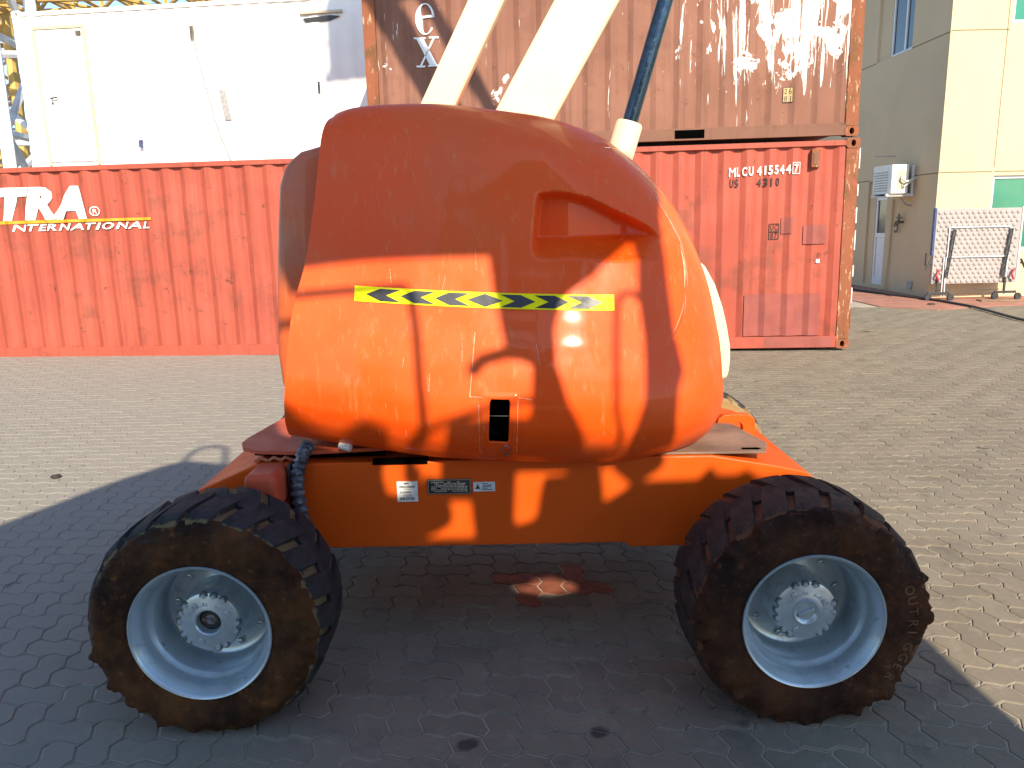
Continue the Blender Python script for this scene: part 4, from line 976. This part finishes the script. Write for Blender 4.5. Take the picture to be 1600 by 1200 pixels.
for xx, dz in ((-.78, 0), (.74, 0)): MB().tube([(xx+.04, -.06, .62), (xx-.03, -.08, .50), (xx+.02, -.08, .40)], .022, 6).build('red_grip', M['red_handle'], st)
for sx in (-1, 1): MB().tube([(sx*.90, -.02, .72), (sx*1.02, -.02, .70), (sx*1.02, -.02, .95)], .018, 6).tube([(sx*.90, -.02, .80), (sx*1.0, -.02, .62)], .022, 6).build('clamp', M['dark_metal'], st)
for z in (.13, .20): MB().tube([(-.7, .03, z), (.55, .03, z)], .012, 6).build('lower_rail', M['brass'], st)
# loose things
mb = MB(); pts = [(7.45, 21.5, .03), (7.9, 18.6, .03), (8.1, 17.2, .03), (8.35, 16.1, .03), (8.45, 15.3, .035), (8.46, 14.6, .03), (8.36, 13.8, .025), (8.2, 13.0, .025), (8.1, 12.3, .025), (8.2, 11.4, .025), (8.7, 10.6, .025), (9.6, 10.2, .025)]
hx = hermite(list(range(len(pts))), [p[0] for p in pts]); hy = hermite(list(range(len(pts))), [p[1] for p in pts])
cb = mb.tube([(float(hx(q)), float(hy(q)), .035) for q in np.linspace(0, len(pts)-1, 60)], .022, 8).build('rubber_hose', M['cable'], None, True); tag(cb, 'black rubber hose snaking over the pavers by the stage', 'hose')
pk_ = MB().box((-.35, -.12, 0), (.35, .12, .025)).build('plank', M['wood'], None, bevel=.003); pk_.location = (9.55, 15.4, .014); pk_.rotation_euler = (0, 0, -.12); tag(pk_, 'weathered plank lying under the stage', 'plank')
def pebble(name, label, loc, r, m, sq=.45):
    bm = bmesh.new(); bmesh.ops.create_icosphere(bm, subdivisions=2, radius=r)
    for v in bm.verts: v.co += v.co.normalized()*noise.noise(v.co*(2.2/r) + Vector(loc))*r*.45; v.co.z *= sq
    me = bpy.data.meshes.new(name); bm.to_mesh(me); bm.free(); me.materials.append(m); o = bpy.data.objects.new(name, me); o.location = loc; link(o); tag(o, label, 'stone'); return o
pebble('stone', 'dark stone on the sunlit pavers left of the lift', (-3.20, 5.28, .01), .035, M['cable'])
pebble('stone', 'dark chip in the shade left of the muddy wheel', (-2.06, 4.72, .008), .022, M['cable'])
pebble('stone', 'small dark scrap on the red apron', (8.03, 15.0, .02), .07, M['cable'], .3)

# ------------------------------------------------------------------ unseen machine behind the photographer, its plates shaped to cast the shadows on the lift
ld = empty('shadow_caster', (0.3, -1.2, 0)); tag(ld, 'unseen machine outline behind the photographer, shaped to cast the shadow over the orange lift', 'shadow caster')
def lp(name, poly, y0=-.93, y1=-.87, m='dark_metal'):
    o = MB().prism(poly, y0, y1).build(name, M[m], ld); o.location = (-.3, 1.2, 0); return o
def lt(name, pts, r, y=-.9):
    o = MB().tube([(x, y, z) for x, z in pts], r, 8).build(name, M['dark_metal'], ld); o.location = (-.3, 1.2, 0); return o
lp('top_shade_plate', [(-.50, 4.28), (-0.200, 4.420), (0.309, 4.823), (0.583, 4.859), (1.030, 4.800), (1.283, 4.781), (1.503, 4.835), (1.633, 4.811), (1.660, 4.723), (1.540, 4.287), (1.468, 4.278), (1.245, 4.021), (1.121, 3.924), (0.876, 3.921), (0.872, 4.104), (0.402, 4.105), (0.144, 4.092), (0.078, 4.267), (-0.056, 4.276)], m='caster_grey')
lp('pillar_shade_plate', [(1.459, 4.323), (1.548, 4.336), (1.529, 3.987), (1.525, 3.786), (1.545, 3.610), (1.516, 3.535), (1.506, 3.431), (1.53, 3.32), (1.42, 3.245), (1.335, 3.32), (1.343, 3.369), (1.386, 3.514), (1.407, 3.772), (1.406, 3.957), (1.419, 4.076)], -.94, -.88)
lp('centre_shade_plate', [(0.873, 3.980), (1.179, 3.984), (1.108, 3.887), (1.065, 3.751), (1.056, 3.595), (1.088, 3.447), (1.17, 3.30), (.96, 3.30), (0.965, 3.433), (0.983, 3.633), (0.893, 3.710)], -.92, -.86)
lt('arch_shade_tube', [(0.764, 3.598), (0.804, 3.644), (0.889, 3.671), (0.951, 3.666), (1.009, 3.633)], .026)
lt('grab_rail', [(0.006, 3.954), (0.155, 3.961), (0.390, 3.964), (0.549, 3.969), (0.575, 3.934), (0.582, 3.771), (0.579, 3.565), (0.589, 3.356)], .0165)
lt('side_rail', [(1.31, 3.30), (1.270, 3.451), (1.283, 3.653), (1.312, 3.881), (1.332, 3.924), (1.371, 3.938), (1.412, 3.909)], .013)
lt('low_shade_tube', [(0.576, 3.388), (0.797, 3.449), (0.981, 3.483)], .012)
lt('rail_loop', [(-.82, 4.36), (-.79, 4.51), (-.75, 4.60), (-.61, 4.64), (-.54, 4.60), (-.50, 4.30)], .02)
lp('left_shade_plate', [(-2.0, 1.2), (-2.0, 3.25), (-1.71, 3.55), (-1.46, 3.82), (-1.22, 4.07), (-.94, 4.31), (-.79, 4.38), (-.48, 4.30), (-0.035, 4.299), (0.012, 4.245), (0.011, 3.784), (0.058, 3.574), (0.150, 3.483), (0.240, 3.425), (.24, 3.1), (.0, 1.2)], -1.0, -.9, 'caster_grey')
lp('humped_shade_plate', [(.20, 2.9), (0.200, 3.432), (0.271, 3.404), (0.301, 3.413), (0.349, 3.434), (0.388, 3.438), (0.449, 3.411), (0.469, 3.378), (.455, 3.35), (.445, 3.28), (.46, 3.21), (.51, 3.20), (.56, 3.23), (.62, 3.28), (.66, 3.26), (.70, 3.16), (.71, 3.11), (.66, 3.08), (.55, 3.04), (.55, 2.9)], -.95, -.89)
lp('small_shade_plate', [(.54, 3.38), (.575, 3.40), (.57, 3.34), (.60, 3.29), (.56, 3.24), (.535, 3.30)], -.94, -.90)
lp('floor_panel', [(.68, 3.42), (.98, 3.42), (.96, 3.28), (.95, 3.10), (.97, 3.06), (1.05, 3.12), (1.06, 3.0), (.81, 2.95), (.79, 3.20), (.66, 3.205), (.675, 3.30)], -.94, -.90)  # shading plate, shaped for the dark along the hood's lower edge
lp('right_shade_plate', [(.80, 3.02), (.83, 3.04), (1.04, 3.10), (1.07, 3.27), (1.16, 3.28), (1.17, 3.33), (1.285, 3.33), (1.30, 3.165), (1.36, 3.20), (1.42, 3.245), (1.66, 3.25), (1.71, 3.30), (1.74, 3.265), (1.81, 3.265), (1.85, 3.285), (1.90, 3.25), (2.05, 3.25), (2.2, 3.1), (2.35, 2.95), (2.58, 2.72), (2.61, 2.55), (2.55, 2.39), (2.49, 2.17), (2.42, 1.9), (1.9, 1.9), (1.42, 2.86), (1.36, 2.90), (1.40, 2.955), (1.30, 3.01), (1.21, 3.00), (1.18, 2.965), (1.06, 2.945), (.95, 2.93)], -.96, -.9, 'caster_grey')  # lower edge notched to let a sun patch onto the red pavers
lp('low_shade_plate', [(.5, 3.032), (.88, 3.032), (1.03, 2.93), (1.10, 2.89), (1.22, 2.86), (1.36, 2.895), (1.45, 2.82), (2.0, 2.2), (2.0, 2.0), (.5, 2.0)], -.95, -.905, 'caster_grey')
lp('low_shade_block', [(-1.9, .55), (-1.9, 3.005), (.55, 3.005), (.60, 2.84), (2.2, 2.80), (2.40, 2.4), (2.40, .55)], -1.9, -.92, 'caster_grey')
for xx in (-1.2, 1.7):
    o = MB().lathe([(.2, 0), (.62, -.02), (.68, .1), (.68, .4), (.62, .5), (.2, .5)], 40, cx=xx, cz=.68, cy=-1.75).build('tyre', M['cable'], ld, True); o.location = (-.3, 1.2, 0)
